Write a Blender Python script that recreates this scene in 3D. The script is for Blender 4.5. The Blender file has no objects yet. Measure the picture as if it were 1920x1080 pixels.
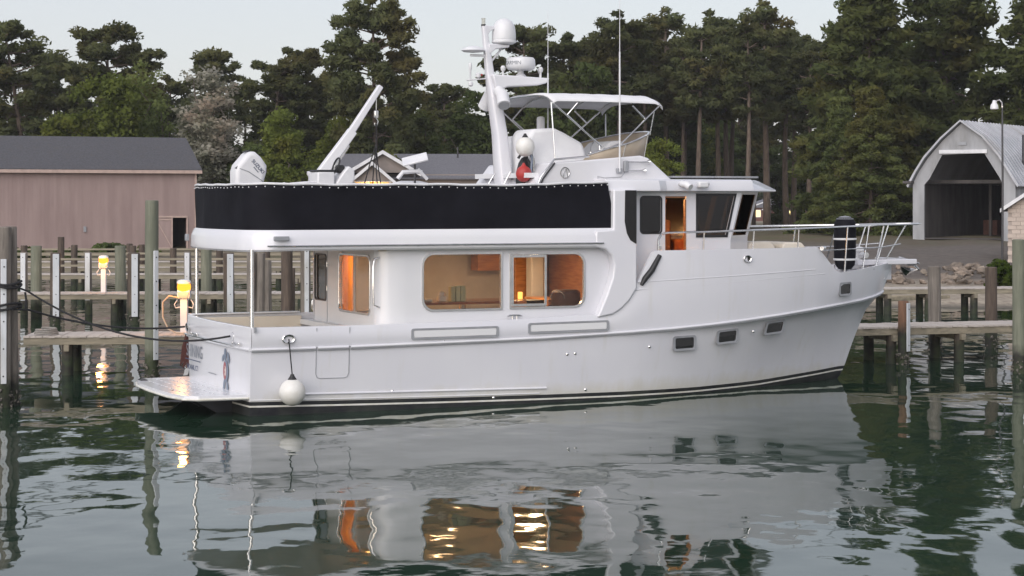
import bpy, bmesh, math, random
import numpy as np
from mathutils import Vector, Matrix
from mathutils.geometry import tessellate_polygon
R = math.radians
scene = bpy.context.scene
col = scene.collection

# ------------------------------------------------------------------ camera
cam_d = bpy.data.cameras.new('camera')
cam = bpy.data.objects.new('camera', cam_d); col.objects.link(cam)
cam.location = (0, 0, 4.16); cam.rotation_euler = (R(90), 0, 0)
cam_d.lens = 69.4; cam_d.sensor_width = 36; cam_d.shift_y = -0.0859
cam_d.clip_start = 0.5; cam_d.clip_end = 8000
scene.camera = cam

# ------------------------------------------------------------------ sky, sun, exposure
SUN_EL, SUN_AZ = 14.0, 205.0      # azimuth clockwise from +Y (the view direction): behind the viewer, a little left
world = bpy.data.worlds.new('World'); scene.world = world; world.use_nodes = True
wn = world.node_tree; wn.nodes.clear()
wo = wn.nodes.new('ShaderNodeOutputWorld'); bg = wn.nodes.new('ShaderNodeBackground')
sky = wn.nodes.new('ShaderNodeTexSky'); sky.sky_type = 'NISHITA'; sky.sun_disc = False
sky.sun_elevation = R(SUN_EL); sky.sun_rotation = R(SUN_AZ)
sky.altitude = 0; sky.air_density = 1.0; sky.dust_density = 1.0; sky.ozone_density = 1.5
bg.inputs['Strength'].default_value = 0.080
veil = wn.nodes.new('ShaderNodeMix'); veil.data_type = 'RGBA'; veil.inputs[0].default_value = .72      # thin even high cloud over the whole sky
veil.inputs[7].default_value = (5.05, 4.95, 5.35, 1); wn.links.new(sky.outputs[0], veil.inputs[6]); wn.links.new(veil.outputs[2], bg.inputs['Color']); wn.links.new(bg.outputs[0], wo.inputs['Surface'])
sun_d = bpy.data.lights.new('sun', 'SUN'); sun_d.energy = 1.5; sun_d.angle = R(70); sun_d.color = (1.0, 0.965, 0.96)
sun = bpy.data.objects.new('sun', sun_d); col.objects.link(sun)
_az, _el = R(SUN_AZ), R(28)
_dir = Vector((math.sin(_az)*math.cos(_el), math.cos(_az)*math.cos(_el), math.sin(_el)))
sun.rotation_euler = (-_dir).to_track_quat('-Z', 'Y').to_euler(); sun.location = _dir*60
scene.view_settings.view_transform = 'Standard'; scene.view_settings.look = 'None'
scene.view_settings.exposure = 0.95; scene.view_settings.gamma = 1.0

# ------------------------------------------------------------------ mesh helpers
class MB:
    """collects shapes; build() links them as ONE mesh object"""
    def __init__(s): s.v = []; s.f = []; s.m = []
    def add(s, vs, fs, mi=0):
        b = len(s.v); s.v += [tuple(p) for p in vs]
        for q in fs: s.f.append(tuple(i+b for i in q)); s.m.append(mi)
        return s
    def box(s, c, d, rz=0.0, mi=0, ry=0.0, rx=0.0):
        x, y, z = d[0]/2, d[1]/2, d[2]/2
        M = Matrix.Rotation(rz, 3, 'Z') @ Matrix.Rotation(ry, 3, 'Y') @ Matrix.Rotation(rx, 3, 'X'); C = Vector(c)
        vs = [C + M @ Vector(p) for p in ((-x,-y,-z),(x,-y,-z),(x,y,-z),(-x,y,-z),(-x,-y,z),(x,-y,z),(x,y,z),(-x,y,z))]
        return s.add(vs, [(0,3,2,1),(4,5,6,7),(0,1,5,4),(1,2,6,5),(2,3,7,6),(3,0,4,7)], mi)
    def tube(s, pts, r, n=8, mi=0, cap=True):
        P = [Vector(p) for p in pts]; k = len(P); rr = r if isinstance(r, (list, tuple)) else [r]*k
        T = [(P[min(i+1,k-1)]-P[max(i-1,0)]).normalized() for i in range(k)]
        u = T[0].orthogonal().normalized(); rings = []
        for i in range(k):
            u = u - T[i]*u.dot(T[i])
            u = u.normalized() if u.length > 1e-6 else T[i].orthogonal().normalized()
            w = T[i].cross(u)
            rings.append([P[i] + (u*math.cos(2*math.pi*j/n) + w*math.sin(2*math.pi*j/n))*rr[i] for j in range(n)])
        return s.loft(rings, True, cap, mi)
    def cyl(s, p0, p1, r0, r1=None, n=12, mi=0): return s.tube([p0, p1], [r0, r0 if r1 is None else r1], n, mi)
    def loft(s, rings, closed=True, cap=True, mi=0):
        n = len(rings[0]); vs = [p for r in rings for p in r]; fs = []
        for i in range(len(rings)-1):
            for j in range(n if closed else n-1):
                a, b = i*n+j, i*n+(j+1) % n
                fs.append((a, b, b+n, a+n))
        if cap and closed: fs.append(tuple(range(n-1, -1, -1))); fs.append(tuple((len(rings)-1)*n+j for j in range(n)))
        return s.add(vs, fs, mi)
    def lathe(s, prof, c=(0,0,0), n=20, mi=0, M=None):
        C = Vector(c); rings = []
        for r, z in prof:
            ring = [Vector((max(r,1e-4)*math.cos(2*math.pi*j/n), max(r,1e-4)*math.sin(2*math.pi*j/n), z)) for j in range(n)]
            rings.append([C + (M @ p if M else p) for p in ring])
        return s.loft(rings, True, True, mi)
    def ball(s, c, r, n=20, mi=0):
        rx, ry, rz = r if isinstance(r, (list, tuple)) else (r, r, r); C = Vector(c); m = max(6, n//2); rings = []
        for i in range(m+1):
            t = math.pi*i/m; q = max(math.sin(t), 1e-3)
            rings.append([C + Vector((rx*q*math.cos(2*math.pi*j/n), ry*q*math.sin(2*math.pi*j/n), -rz*math.cos(t))) for j in range(n)])
        return s.loft(rings, True, True, mi)
    def prism(s, poly, a, b, axis='y', mi=0):
        f = {'y': lambda p, t: (p[0], t, p[1]), 'z': lambda p, t: (p[0], p[1], t), 'x': lambda p, t: (t, p[0], p[1])}[axis]
        n = len(poly)
        vs = [f(p, a) for p in poly] + [f(p, b) for p in poly]
        fs = [tuple(range(n)), tuple(range(2*n-1, n-1, -1))] + [(j, j+n, (j+1) % n + n, (j+1) % n) for j in range(n)]
        return s.add(vs, fs, mi)
    def plate(s, outer, holes, a, b, axis='y', mi=0):
        """flat plate with holes, outline in 2d, thickness a..b along axis"""
        f = {'y': lambda p, t: (p[0], t, p[1]), 'z': lambda p, t: (p[0], p[1], t), 'x': lambda p, t: (t, p[0], p[1])}[axis]
        loops = [outer] + list(holes); flat = [p for l in loops for p in l]; n = len(flat)
        tris = tessellate_polygon([[Vector((p[0], p[1], 0)) for p in l] for l in loops])
        vs = [f(p, a) for p in flat] + [f(p, b) for p in flat]
        fs = [tuple(t) for t in tris] + [tuple(i+n for i in reversed(t)) for t in tris]; o = 0
        for l in loops:
            k = len(l)
            for j in range(k): fs.append((o+j, o+j+n, o+(j+1) % k+n, o+(j+1) % k))
            o += k
        return s.add(vs, fs, mi)
    def build(s, name, mats, parent=None, loc=(0,0,0), rz=0.0, angle=35, bevel=0.0, seg=2, recalc=True):
        me = bpy.data.meshes.new(name); me.from_pydata(s.v, [], s.f)
        mats = mats if isinstance(mats, (list, tuple)) else [mats]
        for m in mats: me.materials.append(M[m])
        if len(mats) > 1: me.polygons.foreach_set('material_index', s.m)
        if recalc:
            bm = bmesh.new(); bm.from_mesh(me); bmesh.ops.recalc_face_normals(bm, faces=bm.faces); bm.to_mesh(me); bm.free()
        if angle:
            me.polygons.foreach_set('use_smooth', [True]*len(me.polygons)); me.set_sharp_from_angle(angle=R(angle))
        return link(name, me, parent, loc, rz, bevel, seg)

def link(name, me, parent=None, loc=(0,0,0), rz=0.0, bevel=0.0, seg=2):
    o = bpy.data.objects.new(name, me); col.objects.link(o); o.parent = parent; o.location = loc; o.rotation_euler = (0, 0, rz)
    if bevel:
        b = o.modifiers.new('bevel', 'BEVEL'); b.width = bevel; b.segments = seg; b.limit_method = 'ANGLE'; b.angle_limit = R(40)
    return o
def tag(o, label=None, cat=None, group=None, kind=None):
    if label: o['label'] = label
    if cat: o['category'] = cat
    if group: o['group'] = group
    if kind: o['kind'] = kind
    return o
def thing(name, label, cat, loc=(0,0,0), rz=0.0, group=None):
    o = bpy.data.objects.new(name, None); col.objects.link(o); o.location = loc; o.rotation_euler = (0, 0, rz); o.empty_display_size = .3
    return tag(o, label, cat, group)
def copy_tree(o, parent=None):
    c = o.copy(); col.objects.link(c); c.parent = parent
    for ch in list(o.children): copy_tree(ch, c)
    return c
def rrect(x0, z0, x1, z1, r, n=5):
    """rounded rectangle; r = radii of the corners (bl, br, tr, tl)"""
    if not isinstance(r, (list, tuple)): r = (r,)*4
    out = []
    for (cx, cz, sx, sz, a0), q in zip(((x0,z0,1,1,180),(x1,z0,-1,1,270),(x1,z1,-1,-1,0),(x0,z1,1,-1,90)), r):
        if q < 1e-4: out.append((cx, cz)); continue
        for i in range(n+1):
            a = R(a0 + 90*i/n); out.append((cx+sx*q+q*math.cos(a), cz+sz*q+q*math.sin(a)))
    return out
def lerp(x, xs, ys): return float(np.interp(x, xs, ys))
def smooth(t): t = min(1, max(0, t)); return t*t*(3-2*t)
def catenary(a, b, sag, n=14):
    a, b = Vector(a), Vector(b)
    return [a.lerp(b, i/n) - Vector((0, 0, sag*4*(i/n)*(1-i/n))) for i in range(n+1)]

# ------------------------------------------------------------------ materials
M = {}
def newmat(name):
    m = bpy.data.materials.new(name); m.use_nodes = True; M[name] = m
    nt = m.node_tree; nt.nodes.clear()
    return nt, nt.nodes.new('ShaderNodeOutputMaterial')
def N(nt, typ, **kw):
    n = nt.nodes.new(typ)
    for k, v in kw.items():
        if k in n.inputs.keys(): n.inputs[k].default_value = v
        else: setattr(n, k, v)
    return n
def coords(nt, scale=(1,1,1), world=True):
    mp = N(nt, 'ShaderNodeMapping'); mp.inputs['Scale'].default_value = scale
    if world: nt.links.new(N(nt, 'ShaderNodeNewGeometry').outputs['Position'], mp.inputs['Vector'])
    else: nt.links.new(N(nt, 'ShaderNodeTexCoord').outputs['Object'], mp.inputs['Vector'])
    return mp.outputs[0]
def mix(nt, fac, a, b):
    m = N(nt, 'ShaderNodeMix', data_type='RGBA')
    for s, v in ((m.inputs[0], fac), (m.inputs[6], a), (m.inputs[7], b)):
        if hasattr(v, 'is_linked'): nt.links.new(v, s)
        else: s.default_value = v if not isinstance(v, tuple) else (v + (1,))[:4]
    return m.outputs[2]
def ramp(nt, src, a, b):
    m = N(nt, 'ShaderNodeMapRange'); m.inputs[1].default_value = a; m.inputs[2].default_value = b
    nt.links.new(src, m.inputs[0]); return m.outputs[0]
def noise(nt, vec, scale, detail=4, rough=.55):
    n = N(nt, 'ShaderNodeTexNoise'); n.inputs['Scale'].default_value = scale; n.inputs['Detail'].default_value = detail
    n.inputs['Roughness'].default_value = rough; nt.links.new(vec, n.inputs['Vector']); return n.outputs[0]
def mat(name, c, rough=.5, metal=0.0, c2=None, scale=4.0, stretch=(1,1,1), bump=0.0, coat=0.0, spec=.5, dirt=None, lo=.35, hi=.65, bscale=None, world=True, var=0.0):
    """principled with noise between c and c2; optional third tone dirt on a broader noise; var = tone change per object"""
    nt, out = newmat(name); p = N(nt, 'ShaderNodeBsdfPrincipled')
    p.inputs['Roughness'].default_value = rough; p.inputs['Metallic'].default_value = metal
    p.inputs['Coat Weight'].default_value = coat; p.inputs['Specular IOR Level'].default_value = spec
    v = coords(nt, stretch, world); n1 = noise(nt, v, scale)
    c2 = c2 or tuple(x*.82 for x in c)
    cc = mix(nt, ramp(nt, n1, lo, hi), c, c2)
    if dirt:
        cc = mix(nt, ramp(nt, noise(nt, v, scale*.23, 6, .65), .52, .75), cc, dirt)
    if var:
        oi = N(nt, 'ShaderNodeObjectInfo'); h = N(nt, 'ShaderNodeHueSaturation'); nt.links.new(cc, h.inputs['Color'])
        nt.links.new(ramp2(nt, oi.outputs['Random'], 1-var, 1+var), h.inputs['Value']); cc = h.outputs[0]
    nt.links.new(cc, p.inputs['Base Color'])
    if bump:
        b = N(nt, 'ShaderNodeBump'); b.inputs['Strength'].default_value = 1.0; b.inputs['Distance'].default_value = bump
        nt.links.new(noise(nt, v, bscale or scale*2), b.inputs['Height']); nt.links.new(b.outputs[0], p.inputs['Normal'])
    nt.links.new(p.outputs[0], out.inputs[0]); return p
def ramp2(nt, src, lo, hi):
    m = N(nt, 'ShaderNodeMapRange'); m.inputs[3].default_value = lo; m.inputs[4].default_value = hi
    nt.links.new(src, m.inputs[0]); return m.outputs[0]
def emit(name, c, s):
    nt, out = newmat(name); e = N(nt, 'ShaderNodeEmission'); e.inputs[0].default_value = c + (1,); e.inputs[1].default_value = s
    nt.links.new(e.outputs[0], out.inputs[0])
def glass(name, tint, gloss_rough=.01, ior=1.5):
    nt, out = newmat(name)
    t = N(nt, 'ShaderNodeBsdfTransparent'); t.inputs[0].default_value = tint + (1,)
    g = N(nt, 'ShaderNodeBsdfGlossy'); g.inputs['Roughness'].default_value = gloss_rough; g.inputs[0].default_value = (1,1,1,1)
    f = N(nt, 'ShaderNodeFresnel'); f.inputs[0].default_value = ior
    ge = N(nt, 'ShaderNodeNewGeometry'); q = N(nt, 'ShaderNodeMath', operation='SUBTRACT'); q.inputs[0].default_value = 1; nt.links.new(ge.outputs['Backfacing'], q.inputs[1])
    w = N(nt, 'ShaderNodeMath', operation='MULTIPLY'); nt.links.new(f.outputs[0], w.inputs[0]); nt.links.new(q.outputs[0], w.inputs[1])      # a thin pane mirrors on its outer face only
    mx = N(nt, 'ShaderNodeMixShader'); nt.links.new(w.outputs[0], mx.inputs[0]); nt.links.new(t.outputs[0], mx.inputs[1]); nt.links.new(g.outputs[0], mx.inputs[2])
    nt.links.new(mx.outputs[0], out.inputs[0])

mat('gelcoat', (.685,.685,.715), .22, c2=(.645,.645,.685), scale=.7, coat=.3, dirt=(.73,.73,.73))
mat('gelcoat_dull', (.68,.68,.69), .45, c2=(.69,.69,.70), scale=2)
mat('cream', (.74,.68,.58), .45, c2=(.70,.63,.53), scale=2)
mat('antifoul', (.012,.012,.016), .5, c2=(.03,.032,.03), scale=3, dirt=(.05,.055,.045))
mat('stripe', (.75,.74,.70), .35, c2=(.62,.6,.52), scale=5)
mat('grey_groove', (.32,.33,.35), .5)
mat('navy_cloth', (.0035,.0035,.0065), .75, c2=(.0075,.0075,.012), scale=1.5, bump=.01, bscale=3, spec=.2)
mat('steel', (.72,.71,.70), .18, 1.0, c2=(.62,.61,.60), scale=6)
mat('dark_metal', (.06,.06,.065), .4, .6)
mat('black', (.012,.012,.013), .5, c2=(.02,.02,.022), scale=8)
mat('rope_black', (.010,.010,.012), .9, c2=(.03,.03,.032), scale=60, bump=.002)
mat('rope_grey', (.30,.28,.25), .9, c2=(.18,.17,.16), scale=50, bump=.002)
mat('rope_red', (.10,.035,.028), .9, c2=(.06,.022,.02), scale=40)
mat('canvas', (.74,.74,.75), .8, c2=(.66,.66,.68), scale=2.5, bump=.004, bscale=3, dirt=(.6,.6,.6))
mat('vinyl_tan', (.46,.38,.29), .35, c2=(.40,.33,.25), scale=3)
mat('plastic_white', (.69,.69,.70), .35, c2=(.63,.63,.65), scale=4)
mat('plastic_grey', (.30,.31,.33), .45)
mat('buoy_white', (.72,.71,.68), .5, c2=(.60,.58,.53), scale=4, dirt=(.38,.36,.30))
mat('buoy_red', (.42,.035,.03), .5, c2=(.33,.03,.028), scale=5)
mat('letter_blue', (.05,.07,.13), .5); mat('letter_grey', (.20,.22,.25), .5); mat('emblem_red', (.36,.11,.12), .5); mat('emblem_slate', (.20,.24,.31), .5)
mat('teak', (.36,.16,.06), .35, c2=(.24,.09,.03), scale=3, stretch=(1,1,8), coat=.3)
mat('teak_red', (.26,.09,.04), .25, c2=(.17,.05,.025), scale=3, stretch=(3,1,1), coat=.5)
mat('blind', (.36,.34,.33), .8, c2=(.30,.29,.28), scale=2)
mat('book', (.52,.50,.30), .6, c2=(.42,.42,.26), scale=6)
mat('upholstery', (.10,.045,.03), .6)
glass('window_glass', (.80,.78,.76)); glass('dark_glass', (.17,.165,.165), .015, 1.55); glass('tinted_glass', (.05,.05,.05), .015, 1.6); glass('clear_vinyl', (.80,.78,.74), .06)
emit('lamp_amber', (1.0, .33, .03), 1.35); emit('cabin_lamp', (1.0, .45, .10), 1.1)
emit('lit_window', (1.0, .72, .30), 1.3)
# wood of the docks: grey weathered, darker where the tide keeps it wet
def wood(name, c, c2, wet=(.020,.019,.015), algae=(.035,.045,.02), zw=.55, stretch=(9,9,.8), green=0.0):
    nt, out = newmat(name); p = N(nt, 'ShaderNodeBsdfPrincipled'); v = coords(nt, stretch)
    grain = noise(nt, v, 1.6, 6, .65); cc = mix(nt, ramp(nt, grain, .35, .68), c, c2)
    cc = mix(nt, ramp(nt, noise(nt, coords(nt), .9, 3), .5, .7), cc, tuple(a*.75+b*.25 for a, b in zip(c2, c)))
    sp = N(nt, 'ShaderNodeSeparateXYZ'); nt.links.new(N(nt, 'ShaderNodeNewGeometry').outputs['Position'], sp.inputs[0])
    ad = N(nt, 'ShaderNodeMath', operation='MULTIPLY_ADD'); nt.links.new(noise(nt, coords(nt), 6, 4), ad.inputs[0]); ad.inputs[1].default_value = .35; nt.links.new(sp.outputs[2], ad.inputs[2])
    w = ramp(nt, ad.outputs[0], zw+.42, zw+.10)
    cc = mix(nt, w, cc, mix(nt, ramp(nt, noise(nt, coords(nt), 3, 3), .4, .6), wet, algae))
    nt.links.new(cc, p.inputs['Base Color']); p.inputs['Roughness'].default_value = .8
    b = N(nt, 'ShaderNodeBump'); b.inputs['Distance'].default_value = .012; nt.links.new(grain, b.inputs['Height']); nt.links.new(b.outputs[0], p.inputs['Normal'])
    nt.links.new(p.outputs[0], out.inputs[0])
wood('pile_grey', (.24,.21,.18), (.11,.095,.08)); wood('pile_green', (.20,.205,.155), (.115,.125,.09)); wood('pile_brown', (.12,.088,.066), (.045,.034,.027))
wood('pile_rust', (.20,.105,.06), (.10,.055,.035), zw=.9)
wood('plank', (.52,.47,.42), (.36,.32,.29), zw=-2, stretch=(3,14,3)); wood('beam', (.30,.26,.19), (.17,.15,.11), zw=.2, stretch=(.8,9,9))
mat('pvc', (.66,.68,.70), .4, c2=(.55,.57,.59), scale=3, dirt=(.40,.38,.33), stretch=(1,1,.4))
mat('oyster', (.16,.145,.12), .9, c2=(.035,.032,.028), scale=22, lo=.42, hi=.58)
mat('barn_siding', (.37,.275,.255), .7, c2=(.31,.225,.21), scale=1.2, stretch=(1.5,1.5,.2), dirt=(.26,.195,.18))
mat('barn_trim', (.48,.36,.31), .7); mat('barn_dark', (.02,.018,.018), .9)
mat('shingle', (.085,.085,.095), .9, c2=(.055,.055,.062), scale=9, bump=.01, dirt=(.075,.07,.07))
mat('shingle_light', (.15,.15,.165), .9, c2=(.11,.11,.125), scale=9, bump=.01)
mat('white_paint', (.70,.70,.71), .6, c2=(.58,.58,.6), scale=2, dirt=(.42,.42,.42))
mat('old_white', (.36,.365,.38), .75, c2=(.26,.265,.275), scale=1.6, dirt=(.17,.165,.155), stretch=(1,1,.3))
mat('tan_wall', (.25,.21,.19), .8, c2=(.21,.18,.16), scale=2); mat('block', (.50,.42,.36), .85, c2=(.43,.36,.31), scale=3, bump=.006, var=.07)
mat('mortar', (.40,.34,.30), .9)
mat('tin_roof', (.46,.47,.50), .45, .35, c2=(.36,.37,.40), scale=.9, dirt=(.28,.25,.23), var=.06)
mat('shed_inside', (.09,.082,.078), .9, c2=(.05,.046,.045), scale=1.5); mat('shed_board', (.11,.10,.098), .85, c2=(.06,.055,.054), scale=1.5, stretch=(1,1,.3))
mat('brick_red', (.16,.075,.055), .85, c2=(.11,.05,.04), scale=6)
mat('rock', (.24,.19,.15), .9, c2=(.11,.09,.072), scale=2.2, bump=.05, bscale=4, dirt=(.33,.28,.22), var=.3)
mat('bark', (.13,.105,.085), .95, c2=(.06,.048,.04), scale=3, stretch=(3,3,.5), bump=.03)
mat('bark_pine', (.17,.13,.10), .95, c2=(.085,.063,.05), scale=3, stretch=(3,3,.6), bump=.03)
def foliage(name, a, b, trans=.55):
    nt, out = newmat(name); p = N(nt, 'ShaderNodeBsdfDiffuse'); t = N(nt, 'ShaderNodeBsdfTranslucent'); v = coords(nt)
    cc = mix(nt, ramp(nt, noise(nt, v, .55, 3), .35, .65), a, b)
    cc = mix(nt, ramp(nt, noise(nt, v, .21, 3), .5, .72), cc, tuple(x*y for x, y in zip(a, (1.05,.82,.75))))
    oi = N(nt, 'ShaderNodeObjectInfo'); h = N(nt, 'ShaderNodeHueSaturation'); nt.links.new(cc, h.inputs['Color'])
    nt.links.new(ramp2(nt, oi.outputs['Random'], .78, 1.2), h.inputs['Value'])
    nt.links.new(h.outputs[0], p.inputs[0]); nt.links.new(h.outputs[0], t.inputs[0])
    mx = N(nt, 'ShaderNodeMixShader'); mx.inputs[0].default_value = trans
    nt.links.new(p.outputs[0], mx.inputs[1]); nt.links.new(t.outputs[0], mx.inputs[2]); nt.links.new(mx.outputs[0], out.inputs[0])
foliage('needle', (.155,.165,.070), (.112,.132,.062)); foliage('needle_dense', (.160,.180,.062), (.115,.145,.056))
foliage('leaf_dark', (.125,.160,.056), (.100,.132,.050)); foliage('leaf_mid', (.185,.220,.052), (.130,.165,.042)); foliage('leaf_light', (.22,.26,.09), (.15,.195,.065))
foliage('leaf_pale', (.42,.40,.34), (.17,.18,.12)); foliage('amber_curtain', (.70,.34,.07), (.64,.30,.06), .6); foliage('leaf_bush', (.11,.15,.03), (.07,.11,.022))

def hull_paint():
    """gelcoat with faint waviness, weather streaks and a brownish scum line low on the topsides"""
    nt, out = newmat('hull_paint'); p = N(nt, 'ShaderNodeBsdfPrincipled'); p.inputs['Roughness'].default_value = .2; p.inputs['Coat Weight'].default_value = .35; p.inputs['Coat Roughness'].default_value = .08
    v = coords(nt); base = mix(nt, ramp(nt, noise(nt, v, .6, 3), .35, .65), (.685,.685,.715), (.645,.645,.685))
    st = noise(nt, coords(nt, (5,5,.45)), 1.0, 5, .65); base = mix(nt, scaled_(nt, ramp(nt, st, .56, .74), .30), base, (.56,.54,.49))
    sp = N(nt, 'ShaderNodeSeparateXYZ'); nt.links.new(v, sp.inputs[0])
    ad = N(nt, 'ShaderNodeMath', operation='MULTIPLY_ADD'); nt.links.new(noise(nt, coords(nt, (2.5,2.5,.8)), 1.0, 5, .7), ad.inputs[0]); ad.inputs[1].default_value = -.55; nt.links.new(sp.outputs[2], ad.inputs[2])
    base = mix(nt, scaled_(nt, ramp(nt, ad.outputs[0], .24, -.02), .55), base, (.55,.52,.42))
    b = N(nt, 'ShaderNodeBump'); b.inputs['Distance'].default_value = .006; nt.links.new(noise(nt, v, 1.1, 2), b.inputs['Height']); nt.links.new(b.outputs[0], p.inputs['Coat Normal']); 
    nt.links.new(base, p.inputs['Base Color']); nt.links.new(p.outputs[0], out.inputs[0])
def scaled_(nt, src, k):
    m = N(nt, 'ShaderNodeMath', operation='MULTIPLY'); nt.links.new(src, m.inputs[0]); m.inputs[1].default_value = k; return m.outputs[0]
hull_paint()
# ------------------------------------------------------------------ water
def make_water():
    nt, out = newmat('water'); p = N(nt, 'ShaderNodeBsdfPrincipled'); p.inputs['IOR'].default_value = 1.333
    p.inputs['Roughness'].default_value = .025; p.inputs['Base Color'].default_value = (.015,.035,.021,1)
    v = coords(nt)
    def scaled(src, k):
        m = N(nt, 'ShaderNodeMath', operation='MULTIPLY'); nt.links.new(src, m.inputs[0])
        if hasattr(k, 'is_linked'): nt.links.new(k, m.inputs[1])
        else: m.inputs[1].default_value = k
        return m.outputs[0]
    def add(a, b):
        m = N(nt, 'ShaderNodeMath'); nt.links.new(a, m.inputs[0]); nt.links.new(b, m.inputs[1]); return m.outputs[0]
    patch = ramp(nt, noise(nt, coords(nt, (.10,.22,1)), 1.0, 2), .47, .66)     # cat's paws
    swell = noise(nt, coords(nt, (.95,.60,1)), 1.0, 1.5, .4)
    rip = noise(nt, coords(nt, (2.0,1.35,1)), 1.0, 2, .5)
    fine = noise(nt, coords(nt, (5,9,1)), 1.0, 2, .5)
    calm = ramp2(nt, ramp(nt, noise(nt, coords(nt, (.07,.11,1)), 1.0, 2), .38, .62), .40, 1.7)
    hgt = add(scaled(add(scaled(swell, WATER[0]), scaled(rip, WATER[1])), calm), scaled(scaled(fine, WATER[2]), patch))
    b = N(nt, 'ShaderNodeBump'); b.inputs['Strength'].default_value = 1; b.inputs['Distance'].default_value = 1.0
    nt.links.new(hgt, b.inputs['Height']); nt.links.new(b.outputs[0], p.inputs['Normal']); nt.links.new(p.outputs[0], out.inputs[0])
    w = MB().add([(-2500,-1500,.08),(2500,-1500,.08),(2500,3600,.08),(-2500,3600,.08)], [(0,1,2,3)]).build('water', 'water', angle=0, recalc=False)
    tag(w, kind='structure')
WATER = (.0270, .0036, .0008)
make_water()

# ------------------------------------------------------------------ ground
def shore(x): return lerp(x, [-200,-40,-12,2,9,14,30,200], [112,110,108,98,82,74,72,70])
def ground_z(x, y):
    t = y - shore(x)
    z = lerp(t, [-40,-12,0,3,12,17,22,45,90,250,4000], [-2.5,-1.3,-.03,.3,.62,1.05,1.25,1.95,1.6,.5,.4]) if x > 4 else \
        lerp(t, [-40,-12,0,3,6,40,250,4000], [-2.5,-1.3,-.03,.6,1.0,1.3,.7,.4])
    if t > 2: z += .10*math.sin(x*.9+y*.31)*math.sin(y*.57-x*.2)
    return z
def make_ground():
    xs = np.unique(np.concatenate([np.linspace(-1800,-70,14), np.linspace(-70,70,141), np.linspace(70,1800,14)]))
    ys = np.unique(np.concatenate([np.linspace(60,135,151), np.linspace(135,240,36), np.geomspace(240,3400,14)]))
    vs = [(float(x), float(y), ground_z(x, y)) for y in ys for x in xs]; n = len(xs)
    fs = [(j*n+i, j*n+i+1, (j+1)*n+i+1, (j+1)*n+i) for j in range(len(ys)-1) for i in range(n-1)]
    nt, out = newmat('ground'); p = N(nt, 'ShaderNodeBsdfPrincipled'); p.inputs['Roughness'].default_value = .95
    v = coords(nt); gravel = mix(nt, ramp(nt, noise(nt, v, 2.5, 6), .35, .65), (.125,.105,.09), (.08,.068,.058))
    grass = mix(nt, ramp(nt, noise(nt, v, 1.2, 5), .35, .65), (.075,.075,.03), (.10,.07,.042))
    sep = N(nt, 'ShaderNodeSeparateXYZ'); nt.links.new(v, sep.inputs[0])
    yy = N(nt, 'ShaderNodeMath', operation='MULTIPLY_ADD'); nt.links.new(noise(nt, v, .16, 4), yy.inputs[0]); yy.inputs[1].default_value = 22; nt.links.new(sep.outputs[1], yy.inputs[2])
    cc = mix(nt, ramp(nt, yy.outputs[0], 117, 128), gravel, grass)
    sand = mix(nt, ramp(nt, noise(nt, v, 3, 5), .4, .6), (.36,.31,.24), (.24,.20,.155))
    cc = mix(nt, ramp(nt, sep.outputs[2], .75, .5), cc, sand)
    cc = mix(nt, ramp(nt, sep.outputs[2], .22, .05), cc, (.05,.046,.036))
    b = N(nt, 'ShaderNodeBump'); b.inputs['Distance'].default_value = .06; nt.links.new(noise(nt, v, 5, 6, .7), b.inputs['Height']); nt.links.new(b.outputs[0], p.inputs['Normal'])
    nt.links.new(cc, p.inputs['Base Color']); nt.links.new(p.outputs[0], out.inputs[0])
    mb = MB(); mb.v = vs; mb.f = fs; mb.m = [0]*len(fs)
    tag(mb.build('ground', 'ground', angle=60, recalc=False), kind='structure')
make_ground()

# ------------------------------------------------------------------ trees
def leaves(rng, centres, radii, per, size, elong=1.0, flat=.6, shell=.55):
    """small diamond faces scattered through ellipsoid clumps"""
    C = np.repeat(np.asarray(centres, float), per, 0); Rr = np.repeat(np.asarray(radii, float), per)[:, None]
    n = len(C); d = rng.normal(size=(n,3)); d /= np.linalg.norm(d, axis=1)[:, None]
    P = C + d*(rng.random((n,1))**shell)*Rr*np.array([1,1,flat])
    a = rng.normal(size=(n,3)); a[:,2] *= .7; a /= np.linalg.norm(a, axis=1)[:, None]
    b = np.cross(a, rng.normal(size=(n,3))); b /= np.linalg.norm(b, axis=1)[:, None]
    s = size*(.6+.8*rng.random((n,1)))
    nf = np.cross(a, b); sg = np.sign((nf*d).sum(1))[:, None]; sg[sg == 0] = 1; b = b*sg; nf = nf*sg       # leaves face outward from their clump
    V = np.stack([P-a*s*elong, P+b*s*.55*-1, P+a*s*elong, P+b*s*.55], 1).reshape(-1,3)
    NR = d*.75+nf*.5+np.array([0,0,.15]); NR /= np.linalg.norm(NR, axis=1)[:, None]
    return V, np.repeat(NR, 4, 0)
def leaf_mesh(name, VN, m):
    V, NR = VN; n = len(V)//4; me = bpy.data.meshes.new(name)
    me.vertices.add(len(V)); me.vertices.foreach_set('co', V.astype(np.float32).ravel())
    me.loops.add(n*4); me.loops.foreach_set('vertex_index', np.arange(n*4, dtype=np.int32))
    me.polygons.add(n); me.polygons.foreach_set('loop_start', np.arange(0, n*4, 4, dtype=np.int32))
    me.update(calc_edges=True); me.materials.append(M[m])
    me.polygons.foreach_set('use_smooth', np.ones(n, dtype=bool)); me.normals_split_custom_set_from_vertices(NR.astype(np.float32)); return me
def wood_mesh(name, mb, m):
    me = bpy.data.meshes.new(name); me.from_pydata(mb.v, [], mb.f); me.materials.append(M[m])
    me.polygons.foreach_set('use_smooth', [True]*len(me.polygons)); return me
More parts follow.
